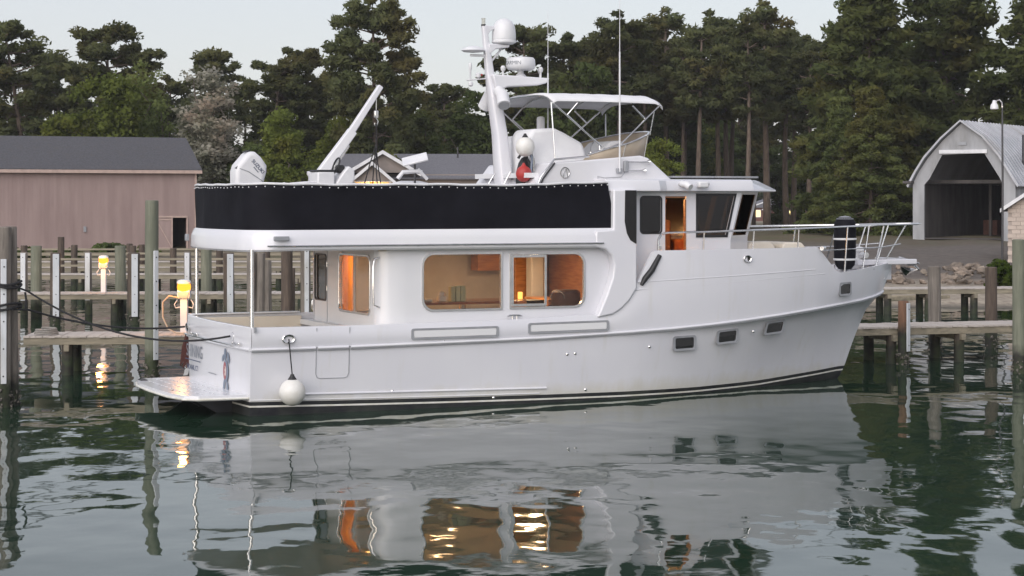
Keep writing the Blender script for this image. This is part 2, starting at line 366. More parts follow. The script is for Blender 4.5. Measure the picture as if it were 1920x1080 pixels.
def bent(rng, p, q, wob, n=5):
    p, q = np.array(p, float), np.array(q, float); L = np.linalg.norm(q-p)
    return [tuple(p+(q-p)*i/n + (rng.normal(size=3)*wob*L*(0 if i in (0,n) else 1))) for i in range(n+1)]
def pine(seed, H, base, spread, per=105, nw=13, dens=1.0, leaf='needle', size=.15, droop=-.05, low=.75):
    """loblolly pine: long bare stem, whorls of limbs carrying separate needle pads; returns (trunk mesh, crown mesh)"""
    rng = np.random.default_rng(seed); mb = MB(); lean = rng.normal(size=2)*.025*H
    stem = [(lean[0]*(t**2)+.12*math.sin(seed+5*t), lean[1]*(t**2)+.10*math.cos(seed*2+4*t), H*t-.4*(t == 0)) for t in np.linspace(0,.97,9)]
    mb.tube(stem, [H*.0165*(1-.80*t)+.02 for t in np.linspace(0,1,9)], 8)
    cs, rs = [], []
    at = lambda z: np.array([np.interp(z, [p[2] for p in stem], [p[k] for p in stem]) for k in (0,1)])
    for i in range(nw):
        u = (i+.5*rng.random())/nw; z = H*(base+(0.97-base)*u); c = at(z)
        prof = max(.45, math.sqrt(max(0, 1-((u-.42)/.66)**2)))*(low if u < .2 else 1)
        if leaf == 'needle_dense': prof = max(.3, (1-max(0,(u-.2)/.8)**1.5))
        k = rng.integers(3,6); a0 = rng.random()*7
        for j in range(k):
            if rng.random() > dens: continue
            a = a0+2*math.pi*j/k+rng.normal()*.35; L = spread*prof*(.55+.6*rng.random())
            e = np.array([c[0]+L*math.cos(a), c[1]+L*math.sin(a), z+L*(.12+.35*u+droop+rng.normal()*.12)])
            pts = bent(rng, (c[0],c[1],z), e, .05, 4); mb.tube(pts, [.075,.06,.045,.03,.015], 5)
            m = 2+int(L/.8)
            for q in range(m):
                f = 1-.55*q/m*(1 if q else 0); b = np.array(pts[0])+(e-np.array(pts[0]))*f+rng.normal(size=3)*np.array([.38,.38,.2])*(.5+.25*L/spread)
                cs.append(b+np.array([0,0,.12])); rs.append((.40+.50*rng.random()**1.4)*(.75+.10*spread))
    for q in range(5): cs.append(np.array([*at(H*.98), H*(.95+.03*q*.5)])+rng.normal(size=3)*.28); rs.append(.5)
    V = leaves(rng, cs, rs, per, size, 1.5, .62)
    return wood_mesh('trunk', mb, 'bark_pine'), leaf_mesh('crown', V, leaf)
def broadleaf(seed, H, W, base, leaf, per=60, n=120, size=.24, open_=0.0, bark='bark'):
    rng = np.random.default_rng(seed); mb = MB(); cz = H*(base+1)/2; hz = H*(1-base)/2
    mb.tube([(0,0,-.4),(.05,.03,H*base*.6),(.1*rng.normal(),.1*rng.normal(),H*(base+.25))], [H*.022,H*.017,H*.011], 8)
    cs, rs = [], []
    lobes = [(rng.normal()*W*.30, rng.normal()*W*.30, cz+rng.normal()*hz*.42, .42+.25*rng.random()) for _ in range(11)]
    for _ in range(n):
        l = lobes[rng.integers(len(lobes))]; d = rng.normal(size=3); d /= np.linalg.norm(d); q = rng.random()**.4
        p = np.array([l[0]+d[0]*q*W*l[3]*.62, l[1]+d[1]*q*W*l[3]*.62, l[2]+d[2]*q*hz*l[3]*1.05])
        r2 = (p[0]/W)**2+(p[1]/W)**2+((p[2]-cz)/hz)**2
        if r2 > 1: p = np.array([0,0,cz])+(p-np.array([0,0,cz]))/math.sqrt(r2)*(.9+.1*rng.random())
        cs.append(p); rs.append((.30+.34*rng.random())*(.55+.10*H))
    for k in range(14):
        c = cs[rng.integers(len(cs))]
        pts = bent(rng, (0,0,H*(base*.7+.25*rng.random())), c, .06, 5); mb.tube(pts, [H*.009*(1-.17*i)+.006 for i in range(6)], 5)
    V = leaves(rng, cs, rs, per, size, .85, .75)
    if open_:
        k = np.repeat(rng.random(len(V[0])//4) > open_, 4); V = (V[0][k], V[1][k])
    return wood_mesh('trunk', mb, bark), leaf_mesh('crown', V, leaf)
PROTO = {
 'pineA': [(pine(3, 16, .45, 3.2, nw=10), 16), (pine(8, 16, .50, 2.9, nw=9), 16)],
 'pineB': [(pine(11, 15, .28, 3.0, nw=13), 15), (pine(17, 15, .36, 2.7, nw=11), 15)],
 'pineF': [(pine(23, 15.5, .5, 4.0, nw=9, per=140), 15.5)],
 'pineBig': [(pine(31, 17, .28, 3.7, nw=15, per=130), 17)],
 'pineT': [(pine(41, 17, .52, 2.5, nw=10, per=100, dens=.85), 17), (pine(43, 17, .58, 2.3, nw=9, per=100, dens=.85), 17), (pine(47, 17, .50, 2.6, nw=11, per=100, dens=.8), 17), (pine(53, 17, .60, 2.6, nw=8, per=105, dens=.85), 17)],
 'dense': [(pine(61, 18, .04, 4.6, nw=27, per=84, leaf='needle_dense', size=.165, droop=-.28, low=1.0), 18), (pine(67, 18, .05, 4.2, nw=25, per=90, leaf='needle_dense', size=.165, droop=-.24, low=1.0), 18)],
 'leafL': [(broadleaf(71, 13, 3.6, .22, 'leaf_light', per=60, n=120, size=.17, open_=.1), 13)],
 'leafM': [(broadleaf(73, 9, 3.3, .05, 'leaf_mid', per=120, n=150, size=.145), 9), (broadleaf(79, 9, 3.0, .06, 'leaf_mid', per=120, n=140, size=.145), 9)],
 'leafD': [(broadleaf(83, 11, 3.4, .05, 'leaf_dark', per=110, n=150, size=.175), 11), (broadleaf(89, 11, 3.0, .06, 'leaf_dark', per=110, n=150, size=.175), 11)],
 'pale': [(broadleaf(97, 12.5, 3.6, .14, 'leaf_pale', per=85, n=150, size=.15), 12.5)],
}
TREES = [('pineA',-37.1,150,16.1),('pineB',-42.3,152,15.1),('pineB',-36.8,160,14.2),('pineF',-31.0,150,15.7),('leafL',-25.9,142,13.4),('leafM',-28.0,137,11.4),('pale',-22.2,140,12.7),('pineA',-24.3,158,14.8),('pineB',-22.4,165,12.6),('pineA',-18.7,152,13.5),('pineB',-16.4,156,14.8),('pineBig',-9.8,140,16.7),('leafM',-15.2,134,9.5),('leafD',-18.6,138,7.0),('leafM',-12.6,143,8.7),('pineB',-14.3,165,13.9),
('leafD',-7.7,150,10.1),('pineB',-5.2,160,12.3),('leafD',-2.4,146,11.0),('pineA',1.1,158,16.8),('pineB',3.9,161,16.1),('leafD',2.0,148,11.6),('leafD',5.8,152,13.0),('pineB',6.8,168,16.0),
('pineT',8.8,158,17.1),('pineT',11.4,166,17.2),('pineT',13.5,172,18.6),('pineT',15.1,160,16.4),('pineT',17.5,168,18.3),('pineT',18.6,156,16.5),('pineT',21.2,165,18.4),('pineT',23.9,172,17.2),('pineT',24.0,160,14.9),('pineT',27.6,170,16.6),('pineT',15.8,180,16.9),('pineT',20.4,183,17.6),('pineT',11.7,184,17.0),
('dense',24.2,138,17.7),('dense',24.6,136.5,19.3),('dense',31.2,143,22.4),('dense',37.2,138,20.8),('dense',39.5,140,22.0),('dense',21.6,129,9.2),('dense',22.3,122.5,9.2),('dense',45.4,150,21.8),('leafM',25.2,143,7.9),('leafM',8.8,118,6.0),('leafD',9.6,172,10.6),('pineA',-46.9,155,15.8),('leafD',-38.9,144,9.4),('leafD',31.4,151,15.3),
('leafD',-29.5,158,10),('leafD',-12.5,158,10.5),('leafD',-21.5,146,7.5),('leafD',-4.2,170,12),('leafD',13.8,190,9.5),('leafD',16.6,196,8.5),('leafD',5.5,178,11),('pineB',-29,166,13),('pineB',0.2,172,14),('leafM',-9.0,134,6.5),('leafM',-33.5,146,9),('leafD',27.2,200,8.5),('leafM',28.5,185,10),('pineT',19.2,176,17.5),('pineT',25.6,180,17.5),('pineT',14.3,166,15.5),('leafD',-44,168,11),('leafD',-40,166,11.5),('leafM',-35.2,165,11),('leafD',-31.5,170,12),('leafD',-26.5,168,11.5),('leafM',-19.8,170,10.5),('leafD',-16.6,172,11.5),('leafD',-10.0,172,12),('leafD',-6.8,176,12),('leafD',1.6,176,12.5),('leafD',8.0,174,12),('leafM',-23.8,150,9),('pineB',23.6,208,14.5),('pineB',26.3,214,14),('pineB',28.6,206,14.5),('pineB',21.0,216,15),('pineB',17.5,212,15),('pineB',13.5,210,15),('leafD',9.2,190,12),('leafD',11.6,196,11.6),('leafD',14.0,187,11.8),('leafD',16.4,190,11),('leafM',18.2,194,12),('leafD',20.2,198,12.4),('leafM',12.8,200,12),('leafD',21.6,203,11),('leafD',28.4,192,9),('leafD',30.6,188,10)]
FOREST = {'pineA':('tall pine with bare stem and open clumped crown','tall open pines above the shore'),'pineB':('full dark pine with branches low on its stem','full pines above the shore'),
 'pineF':('flat-topped spreading pine rising behind the pink barn',None),'pineBig':('largest pine, rising high above the grey-roofed house',None),
 'pineT':('slender tall pine with long bare trunk in the grove beyond the pilothouse','slender pines of the grove'),'dense':('dense green conifer branched to the ground around the arched boathouse','dense conifers round the boathouse'),
 'leafL':('airy light green tree behind the pink barn',None),'leafM':('bushy mid green leafy tree at the edge of the wood','mid green leafy trees'),'leafD':('dark green leafy tree in the wood behind the shore','dark leafy trees'),'pale':('pale whitish blossoming tree beside the pink barn roof',None)}
_cnt = {}; rngT = random.Random(5)
for kind, x, y, h in TREES:
    i = _cnt.get(kind, 0); _cnt[kind] = i+1; (tr, cr), h0 = PROTO[kind][i % len(PROTO[kind])]
    nm = 'pine_tree' if 'pine' in kind else 'conifer_tree' if kind == 'dense' else 'leafy_tree'
    lab, grp = FOREST[kind]
    if grp and kind not in ('pineT','dense'):
        zone = 'behind the pink barn' if x < -22 else 'between the barn and the grey-roofed house' if x < -11 else 'behind the grey-roofed house' if x < 0 else 'behind the yacht mast' if x < 8 else 'beyond the pilothouse'
        lab = lab.replace(' at the edge of the wood','').replace(' in the wood behind the shore','')+' '+zone; grp = grp.replace(' above the shore','')+' '+zone
    elif kind == 'pineT':
        lab = lab+(' , rear row' if y > 170 else ', front row'); lab = lab.replace(' ,',','); grp = grp+(' rear row' if y > 170 else ' front row')
    elif kind == 'dense':
        lab, grp = ('low dense conifer in front of the grove beside the boathouse','low conifers beside the boathouse') if h < 12 else ('towering dense conifer behind the arched boathouse','tall conifers behind the boathouse')
    t = thing(nm, lab, 'tree', (x, y, ground_z(x, y)-.1), rngT.random()*6.28, grp); s = h/h0; w = s*(.9+.2*rngT.random()); w *= 1.35 if kind == 'pale' else 1; t.scale = (w, w, s)
    link('trunk', tr, t); link('crown', cr, t)
# far wood closing the view behind the trees
def far_wood():
    rng = np.random.default_rng(7); cs, rs = [], []
    for x in np.arange(-75, 130, 1.7):
        gap = 55 < x < 62
        y = 392+rng.normal()*6
        h = 10+3*rng.random()
        for k in range(9 if not gap else 7): cs.append((x+rng.normal()*1.2, y+rng.normal()*2, h*rng.random()**.8+1)); rs.append(1.5+.8*rng.random())
    V = leaves(rng, cs, rs, 20, .75, .9, .8)
    o = link('far_wood', leaf_mesh('far_wood', V, 'leaf_dark')); tag(o, 'dark low wood far beyond the cottage', 'wood', kind='stuff')
far_wood()
def bush(name, seed, x, y, w, h, leaf, label, size=.11, per=90, n=34):
    rng = np.random.default_rng(seed); mb = MB(); cs, rs = [], []
    for _ in range(n):
        d = rng.normal(size=3); d /= np.linalg.norm(d); d[2] = abs(d[2])
        cs.append((d[0]*w*.75, d[1]*w*.75, .12+d[2]*h*.8)); rs.append(.22*(w+h)*(.7+.5*rng.random())*.6)
    for k in range(7): c = cs[k]; mb.tube(bent(rng, (0,0,-.2), c, .05, 3), [.03,.025,.02,.01], 5)
    t = thing(name, label, 'bush', (x, y, ground_z(x, y)-.05)); link('stem', wood_mesh('stem', mb, 'bark'), t); link('foliage', leaf_mesh('foliage', leaves(rng, cs, rs, per, size, .8, .8), leaf), t)
bush('bush', 201, 19.8, 80.0, .62, 1.3, 'leaf_bush', 'rounded bright green bush on the bank by the lamp pole')
for i, (x, y, w, h) in enumerate([(-33.5,113.5,1.2,.6),(-30.6,113,1.1,.5),(-28,113.8,1.3,.6),(-25.5,113,1.1,.55),(-23.4,114.5,1.2,.6),(-21.2,114.2,1.0,.5)]):
    bush('scrub', 210+i, x, y, w, h, 'leaf_dark', 'low dark scrub along the foot of the pink barn', size=.16, per=40); bpy.data.objects[-1]
for o in [o for o in col.objects if o.name.startswith('scrub')]: o['group'] = 'scrub before the barn'

# ------------------------------------------------------------------ rocks of the bank
def rocks():
    rng = random.Random(9); protos = []
    for k in range(5):
        bm = bmesh.new(); bmesh.ops.create_icosphere(bm, subdivisions=2, radius=1)
        for v in bm.verts:
            d = v.co.normalized(); q = .78+.22*math.sin(d.x*3.1+k)*math.cos(d.y*2.7-k*2)+.14*math.sin(d.z*5+d.x*4+k*3); v.co = Vector((d.x*q*1.15, d.y*q*.9, d.z*q*.72))
        me = bpy.data.meshes.new('rock'); bm.to_mesh(me); bm.free(); me.materials.append(M['rock']); protos.append(me)
    for i in range(210):
        x = 13.6+rng.random()*11.4; y = shore(x)+10.5+rng.random()*6.5
        o = link('rock', protos[i % 5], None, (x, y, ground_z(x, y)+.02+.12*rng.random()), rng.random()*6.3); s = .10+.26*rng.random()**1.8; o.scale = (s*1.15, s, s*(.7+.4*rng.random()))
        o.rotation_euler = (rng.random()*.6, rng.random()*.6, rng.random()*6.3)
        tag(o, 'rough brown riprap rock on the bank below the boathouse', 'rock', 'riprap rocks along the bank')
rocks()
# ------------------------------------------------------------------ docks and pilings
PLANK = None
def plank_mesh(w):
    mb = MB().box((0,0,0), (.138, w, .04)); me = bpy.data.meshes.new('plank'); me.from_pydata(mb.v, [], mb.f); me.materials.append(M['plank']); return me
def dock(p0, p1, w, zt, label, posts=(), planks=True, group=None, rail=False):
    a, b = Vector(p0), Vector(p1); L = (b-a).length; rz = math.atan2(b.y-a.y, b.x-a.x)
    t = thing('dock', label, 'dock', (a.x, a.y, 0), rz, group); rng = random.Random(int(L*100))
    if planks:
        pm = plank_mesh(w); n = int(L/.146)
        for i in range(n):
            o = link('plank', pm, t, (.073+i*.146, rng.uniform(-.02,.02), zt-.02+rng.uniform(-.006,.006)), rng.uniform(-.006,.006))
    else:
        MB().box((L/2,0,zt-.02), (L, w, .04)).build('deck', 'plank', t)
    for s in (-1, 1): MB().box((L/2, s*(w/2-.06), zt-.125), (L, .07, .165)).build('beam', 'beam', t, bevel=.008)
    for x in posts:
        MB().box((x, 0, zt-.285), (.12, w+.15, .15)).build('cross_beam', 'beam', t, bevel=.008)
        for s in (-1, 1): MB().tube([(x+.02*s, s*(w/2-.16), -1.6), (x, s*(w/2-.16), zt-.21)], [.15,.13], 12).build('support_post', 'pile_brown', t)
    if rail:
        for zz in (zt+.32, zt+.6): MB().box((L/2, w/2-.05, zz), (L, .05, .09)).build('rail', 'beam', t)
    return t
dock((-11.4,46.6), (1.2,47.4), 1.55, 1.0, 'near left dock of grey planks reaching behind the yacht', posts=(1.0,5.6,10.4))
dock((1.35,47.5), (15.6,51.8), 1.55, 1.0, 'plank walkway past the bow of the yacht to the tall green piling', posts=(2.4,5.4,8.3,10.2,13.2))
dock((-19.5,67.3), (-5.6,67.9), 1.45, 1.0, 'second dock beyond the near one, carrying a lamp pedestal', posts=(2.3,6.0,9.2,12.4))
dock((12.2,71.0), (24.5,72.5), 1.3, 1.0, 'walkway close under the rocky bank', posts=(1.2,2.7,4.4,6.6,9.0,11.4))
for i, (y, x0, x1) in enumerate([(84,-26,-5.5),(93,-28,-6),(101,-30,-7)]):
    dock((x0,y), (x1,y+.6), 1.3, 1.02, ['far slip dock with rails, nearest of three toward the barn','far slip dock with rails, middle of three toward the barn','far slip dock with rails, closest to the barn'][i], posts=tuple(np.arange(1.5,20,3.1)), planks=False, rail=True)

def oysters(seed, r, z0=-.15, z1=.42, n=60):
    rng = np.random.default_rng(seed); mb = MB()
    for _ in range(n):
        a = rng.random()*6.28; z = z0+(z1-z0)*rng.random()**1.3; q = .022+.03*rng.random(); R_ = r+q*.4
        c = Vector((R_*math.cos(a), R_*math.sin(a), z)); d = Vector(rng.normal(size=3)).normalized(); u = d.orthogonal().normalized(); w = d.cross(u)
        mb.add([c+u*q*1.5, c+w*q, c-u*q*1.5, c-w*q, c+d*q*.8, c-d*q*.8], [(0,1,4),(1,2,4),(2,3,4),(3,0,4),(1,0,5),(2,1,5),(3,2,5),(0,3,5)])
    return mb
def piling(x, y, zt, r, m, label, group=None, strip=None, shell=True, cat='piling', lean=0.0, fluted=False):
    """strip = (angle, z0, z1, width)"""
    t = thing('piling', label, cat, (x, y, 0), 0, group); sd = int(abs(x*131+y*17)); rng = random.Random(sd); lean = lean or rng.uniform(-.012,.012)
    prof = []; n = 18
    for i, z in enumerate(np.linspace(-1.8, zt, 9)):
        rr = r*(1.05-.07*i/8); ring = []
        for j in range(n):
            a = 2*math.pi*j/n; q = rr*(1+.025*math.sin(3*a+sd)+.015*math.sin(5*a+z*1.7)+(.10*(j % 3 == 0) if fluted else 0))
            ring.append((q*math.cos(a)+lean*z, q*math.sin(a), z))
        prof.append(ring)
    top = [((p[0]-lean*zt)*.86+lean*zt, p[1]*.86, zt+.015) for p in prof[-1]]
    MB().loft(prof+[top]).build('post', m, t, angle=50)
    if strip:
        a, z0, z1, w = strip; c, s = math.cos(a), math.sin(a); k = r*1.03+.015
        st = MB().box((c*k+lean*(z0+z1)/2, s*k, (z0+z1)/2), (.035, w, z1-z0), a).build('rub_strip', 'pvc', t, bevel=.008)
        nb = int((z1-z0)/.42); bm_ = MB()
        for i in range(nb):
            z = z0+.15+i*(z1-z0-.3)/max(1,nb-1); bm_.cyl((c*(k+.012)+lean*z, s*(k+.012), z), (c*(k+.024)+lean*z, s*(k+.024), z), .016, n=8)
        tag(bm_.build('bolt', 'dark_metal', st), kind='stuff')
    if shell: tag(oysters(sd, r*1.03).build('oyster_crust', 'oyster', t, angle=0), kind='stuff')
    return t
F = -math.pi/2      # towards the viewer's side
piling(-10.05,38.9,3.62,.155,'pile_grey','weathered grey piling wrapped twice by black mooring rope, with white rub strip', strip=(F+.35,.55,3.0,.11))
piling(-9.93,39.25,3.62,.125,'pile_grey','thin grey piling lashed to the rope-wrapped mooring piling')
piling(-8.27,45.3,4.14,.155,'pile_green','tall greenish piling with rub strip rising by the near left dock', strip=(F+.75,.5,3.0,.12))
piling(11.95,46.5,3.22,.15,'pile_green','stout green piling in front of the bow walkway', strip=(F+1.0,.5,3.0,.13))
piling(9.72,49.1,1.64,.13,'pile_rust','short rust-stained piling with pale strip beside the bow walkway', strip=(F+.85,.4,1.6,.14))
piling(11.4,53.2,2.36,.16,'pile_grey','fluted grey piling behind the bow walkway', fluted=True)
piling(13.2,54.4,2.3,.165,'pile_brown','brown piling with worn sloping top behind the bow walkway')
sg = 'rub-strip pilings along the second dock'
for x, w, m in ((-14.96,.17,'pile_brown'),(-12.4,.2,'pile_brown'),(-9.25,.18,'pile_brown')):
    piling(x, 64.6, 2.42, w, m, 'brown piling with white rub strip in front of the second dock', sg, strip=(F+.35,.35,2.4,.2))
for x in (-16.6,-13.65,-10.67):
    piling(x, 68.9, 2.55, .19, 'pile_green', 'greenish piling with no strip standing behind the second dock', 'green pilings behind the second dock', shell=False)
for x, y in ((-15.05,70.2),(-17.3,70),(-11.55,70.4)):
    piling(x, y, 2.3, .13, 'pile_grey', 'thin grey piling with white strip behind the second dock', 'thin strip pilings', strip=(F,.6,2.28,.17), shell=False)
for k, dx in enumerate((-.20,.04,.25)):
    piling(-7.72+dx, 60+.1*k, 2.75-.22*k, .13, 'pile_grey', 'grey piling in a tight cluster seen through the cockpit', 'cockpit-side piling cluster', fluted=True)
piling(-6.62,58.0,2.95,.17,'pile_brown','brown piling seen through the cockpit beside the saloon door'); piling(-6.08,58.2,2.9,.15,'pile_grey','grey piling with strip seen through the cockpit beside the saloon door', strip=(F+.3,.6,2.8,.13))
piling(-7.0,62.5,2.0,.12,'pile_brown','short dark piling behind the cockpit cluster')
for x, y, z in ((-20.1,88,2.5),(-19.97,90,2.1),(-18.4,95,2.05),(-17.9,95.4,2.0),(-17.0,88.5,2.1),(-15.1,88,2.0),(-13.2,89,2.2),(-22,89,2.1),(-11.0,88.6,2.3),(-9.4,90,2.2),(-8.1,88,2.4)):
    piling(x, y, z, .15, 'pile_brown', 'short dark piling among the far slip docks', 'pilings of the far slips', shell=False)

def pedestal(x, y, z, label):
    t = thing('dock_pedestal', label, 'power pedestal', (x, y, z))
    MB().box((0,0,.42), (.17,.17,.84)).build('post', 'plastic_white', t, bevel=.02)
    b = MB().box((0,0,.93), (.30,.26,.22)).build('outlet_box', 'plastic_white', t, bevel=.03)
    MB().prism([(-.10,-.02),(.10,-.02),(.13,.12),(-.13,.12)], -.155, -.132).build('socket_cover', 'plastic_grey', b, loc=(0,0,.86))
    for s in (-1, 1): MB().tube([(s*.10,0,.62),(s*.20,-.02,.60),(s*.23,-.02,.68),(s*.16,0,.80)], .012, 6).build('cord_hook', 'plastic_white', t)
    MB().lathe([(.10,0),(.15,.03),(.165,.10),(.155,.17),(.12,.21)], (0,-.03,.99), 18).build('lamp_lens', 'lamp_amber', t)
    c = MB().lathe([(.15,0),(.172,.015),(.172,.05),(.14,.09),(.06,.11)], (0,-.03,1.17), 18).build('cap', 'plastic_white', t)
    ld = bpy.data.lights.new('pedestal_light', 'POINT'); ld.energy = 20; ld.color = (1.0,.40,.08); ld.shadow_soft_size = .10
    lo = bpy.data.objects.new('pedestal_light', ld); col.objects.link(lo); lo.parent = t; lo.location = (0,-.55,1.06)
    return t
pedestal(-7.78, 46.85, 1.0, 'lit white power pedestal on the near left dock beside the yacht stern')
pedestal(-13.92, 67.3, 1.0, 'lit white power pedestal on the second dock')
# yellow shore cord and red hose of the near pedestal
o = MB().tube([(-7.9,46.7,1.85),(-8.1,46.62,1.9),(-8.25,46.6,1.75),(-8.24,46.55,1.4),(-8.1,46.5,1.12),(-7.9,46.45,1.03),(-7.7,46.4,1.03)], .018, 8).build('power_cord', 'vinyl_tan'); tag(o, 'pale yellow shore power cord looping from the near pedestal', 'cord')
mb = MB()
for k in range(7):
    a = .05*k; mb.tube([(-7.55+.02*k,45.70-.03*(k % 3),1.05),(-7.62+.018*k,45.64,.75),(-7.66+.02*k,45.62,.35+.03*(k % 4)),(-7.60+.02*k,45.62,.28+.03*(k % 4)),(-7.55+.02*k,45.64,.6),(-7.50+.02*k,45.70,1.05)], .016, 6)
tag(mb.build('hose_coil', 'rope_red'), 'dark red hose hanging in a coil over the dock edge by the stern', 'hose')
o = MB().tube([(-10.9+.28*math.cos(i*.45)*(1-i*.004), 46.2+.22*math.sin(i*.45), 1.02+.006*i*.5) for i in range(48)], .022, 6).build('rope_coil', 'rope_grey'); tag(o, 'flat grey rope coil lying on the near left dock end', 'rope')

# ------------------------------------------------------------------ pink barn
def barn():
    L = 26; D = 8.5; z0 = 0; ze = 4.95; zr = 7.05
    t = thing('barn', 'long pink metal-sided barn with grey shingle roof and open door', 'barn', (-20.0, 125.0, 1.0), R(22))
    # local: wall along -x from the right corner, y back; door opening
    # ribbed siding
    def ribbed(x0, x1, zb, zt):
        mb = MB(); n = int((x1-x0)/.08)
        for i in range(n):
            x = x0+(x1-x0)*i/n; w = (x1-x0)/n
            mb.add([(x,-.015,zb),(x+w*.62,-.015,zb),(x+w*.7,.0,zb),(x+w,.0,zb),(x,-.015,zt),(x+w*.62,-.015,zt),(x+w*.7,.0,zt),(x+w,.0,zt)], [(0,1,5,4),(1,2,6,5),(2,3,7,6)])
        return mb
    dx0, dx1, dz = -1.55, -.62, 2.05
    for (a, b, c, d) in ((-L,dx0-1.0,z0-.3,ze),(dx0-1.0,dx1,dz,ze),(dx1,0,z0-.3,ze)): ribbed(a,b,c,d).build('siding', 'barn_siding', t, angle=0)
    MB().plate([(-L,-.3),(0,-.3),(0,ze),(-L,ze)], [[(dx0-1.0,0),(dx1,0),(dx1,dz),(dx0-1.0,dz)]], .02, .16).build('wall', 'barn_siding', t)
    MB().prism([(.16,-.3),(D,-.3),(D,ze),(D/2,zr-.08),(.16,ze)], -.12, 0, 'x').build('gable_wall', 'barn_siding', t)
    MB().prism([(.16,-.3),(D,-.3),(D,ze),(D/2,zr-.08),(.16,ze)], -L, -L+.12, 'x').build('gable_wall', 'barn_siding', t)
    MB().box((-L/2, D-.08, ze/2), (L-.25,.12,ze)).build('rear_wall', 'barn_siding', t)
    MB().box((-L/2, D/2, .02), (L-.3, D-.4, .05)).build('floor', 'barn_dark', t)
    d = MB().box((dx0-.5,-.02,dz/2), (.98,.05,dz-.06)).build('door', 'barn_siding', t)
    for zz in (.12, dz-.12): MB().box((dx0-.5,-.06,zz), (.98,.03,.09)).build('door_rail', 'barn_trim', d)
    MB().tube([(dx0-.96,-.06,dz-.2),(dx0-.04,-.06,.2)], .035, 4).build('door_brace', 'barn_trim', d)
    for x in (dx0-1.04, dx0+.0, dx1+.04): MB().box((x,-.05,dz/2), (.07,.07,dz)).build('door_post', 'barn_trim', t)
    MB().box(((dx0-1.0+dx1)/2,-.05,dz+.05), (dx1-dx0+1.1,.08,.10)).build('door_head', 'barn_trim', t)
    s = (zr-ze)/(D/2+.35); 
    rf = MB().add([(-L-.3,-.35,ze+.02),(.3,-.35,ze+.02),(.3,D/2,zr+.06),(-L-.3,D/2,zr+.06),(-L-.3,-.35,ze+.14),(.3,-.35,ze+.14),(.3,D/2,zr+.18),(-L-.3,D/2,zr+.18)], [(0,1,2,3),(4,5,6,7),(0,1,5,4),(1,2,6,5),(2,3,7,6),(3,0,4,7)]).build('roof', 'shingle', t)
    MB().add([(-L-.3,D+.35,ze+.02),(.3,D+.35,ze+.02),(.3,D/2+.003,zr+.06),(-L-.3,D/2+.003,zr+.06),(-L-.3,D+.35,ze+.14),(.3,D+.35,ze+.14),(.3,D/2+.003,zr+.18),(-L-.3,D/2+.003,zr+.18)], [(0,1,2,3),(4,5,6,7),(0,1,5,4),(1,2,6,5),(2,3,7,6),(3,0,4,7)]).build('roof', 'shingle', t)
    MB().box((-L/2,-.37,ze-.02), (L+.6,.04,.20)).build('fascia', 'barn_trim', t)
    MB().box((-.04,-.04,ze/2), (.12,.06,ze)).build('corner_trim', 'barn_trim', t)
    MB().box((-7.0,-.06,1.35), (.16,.08,.34)).build('meter_box', 'plastic_grey', t)
barn()

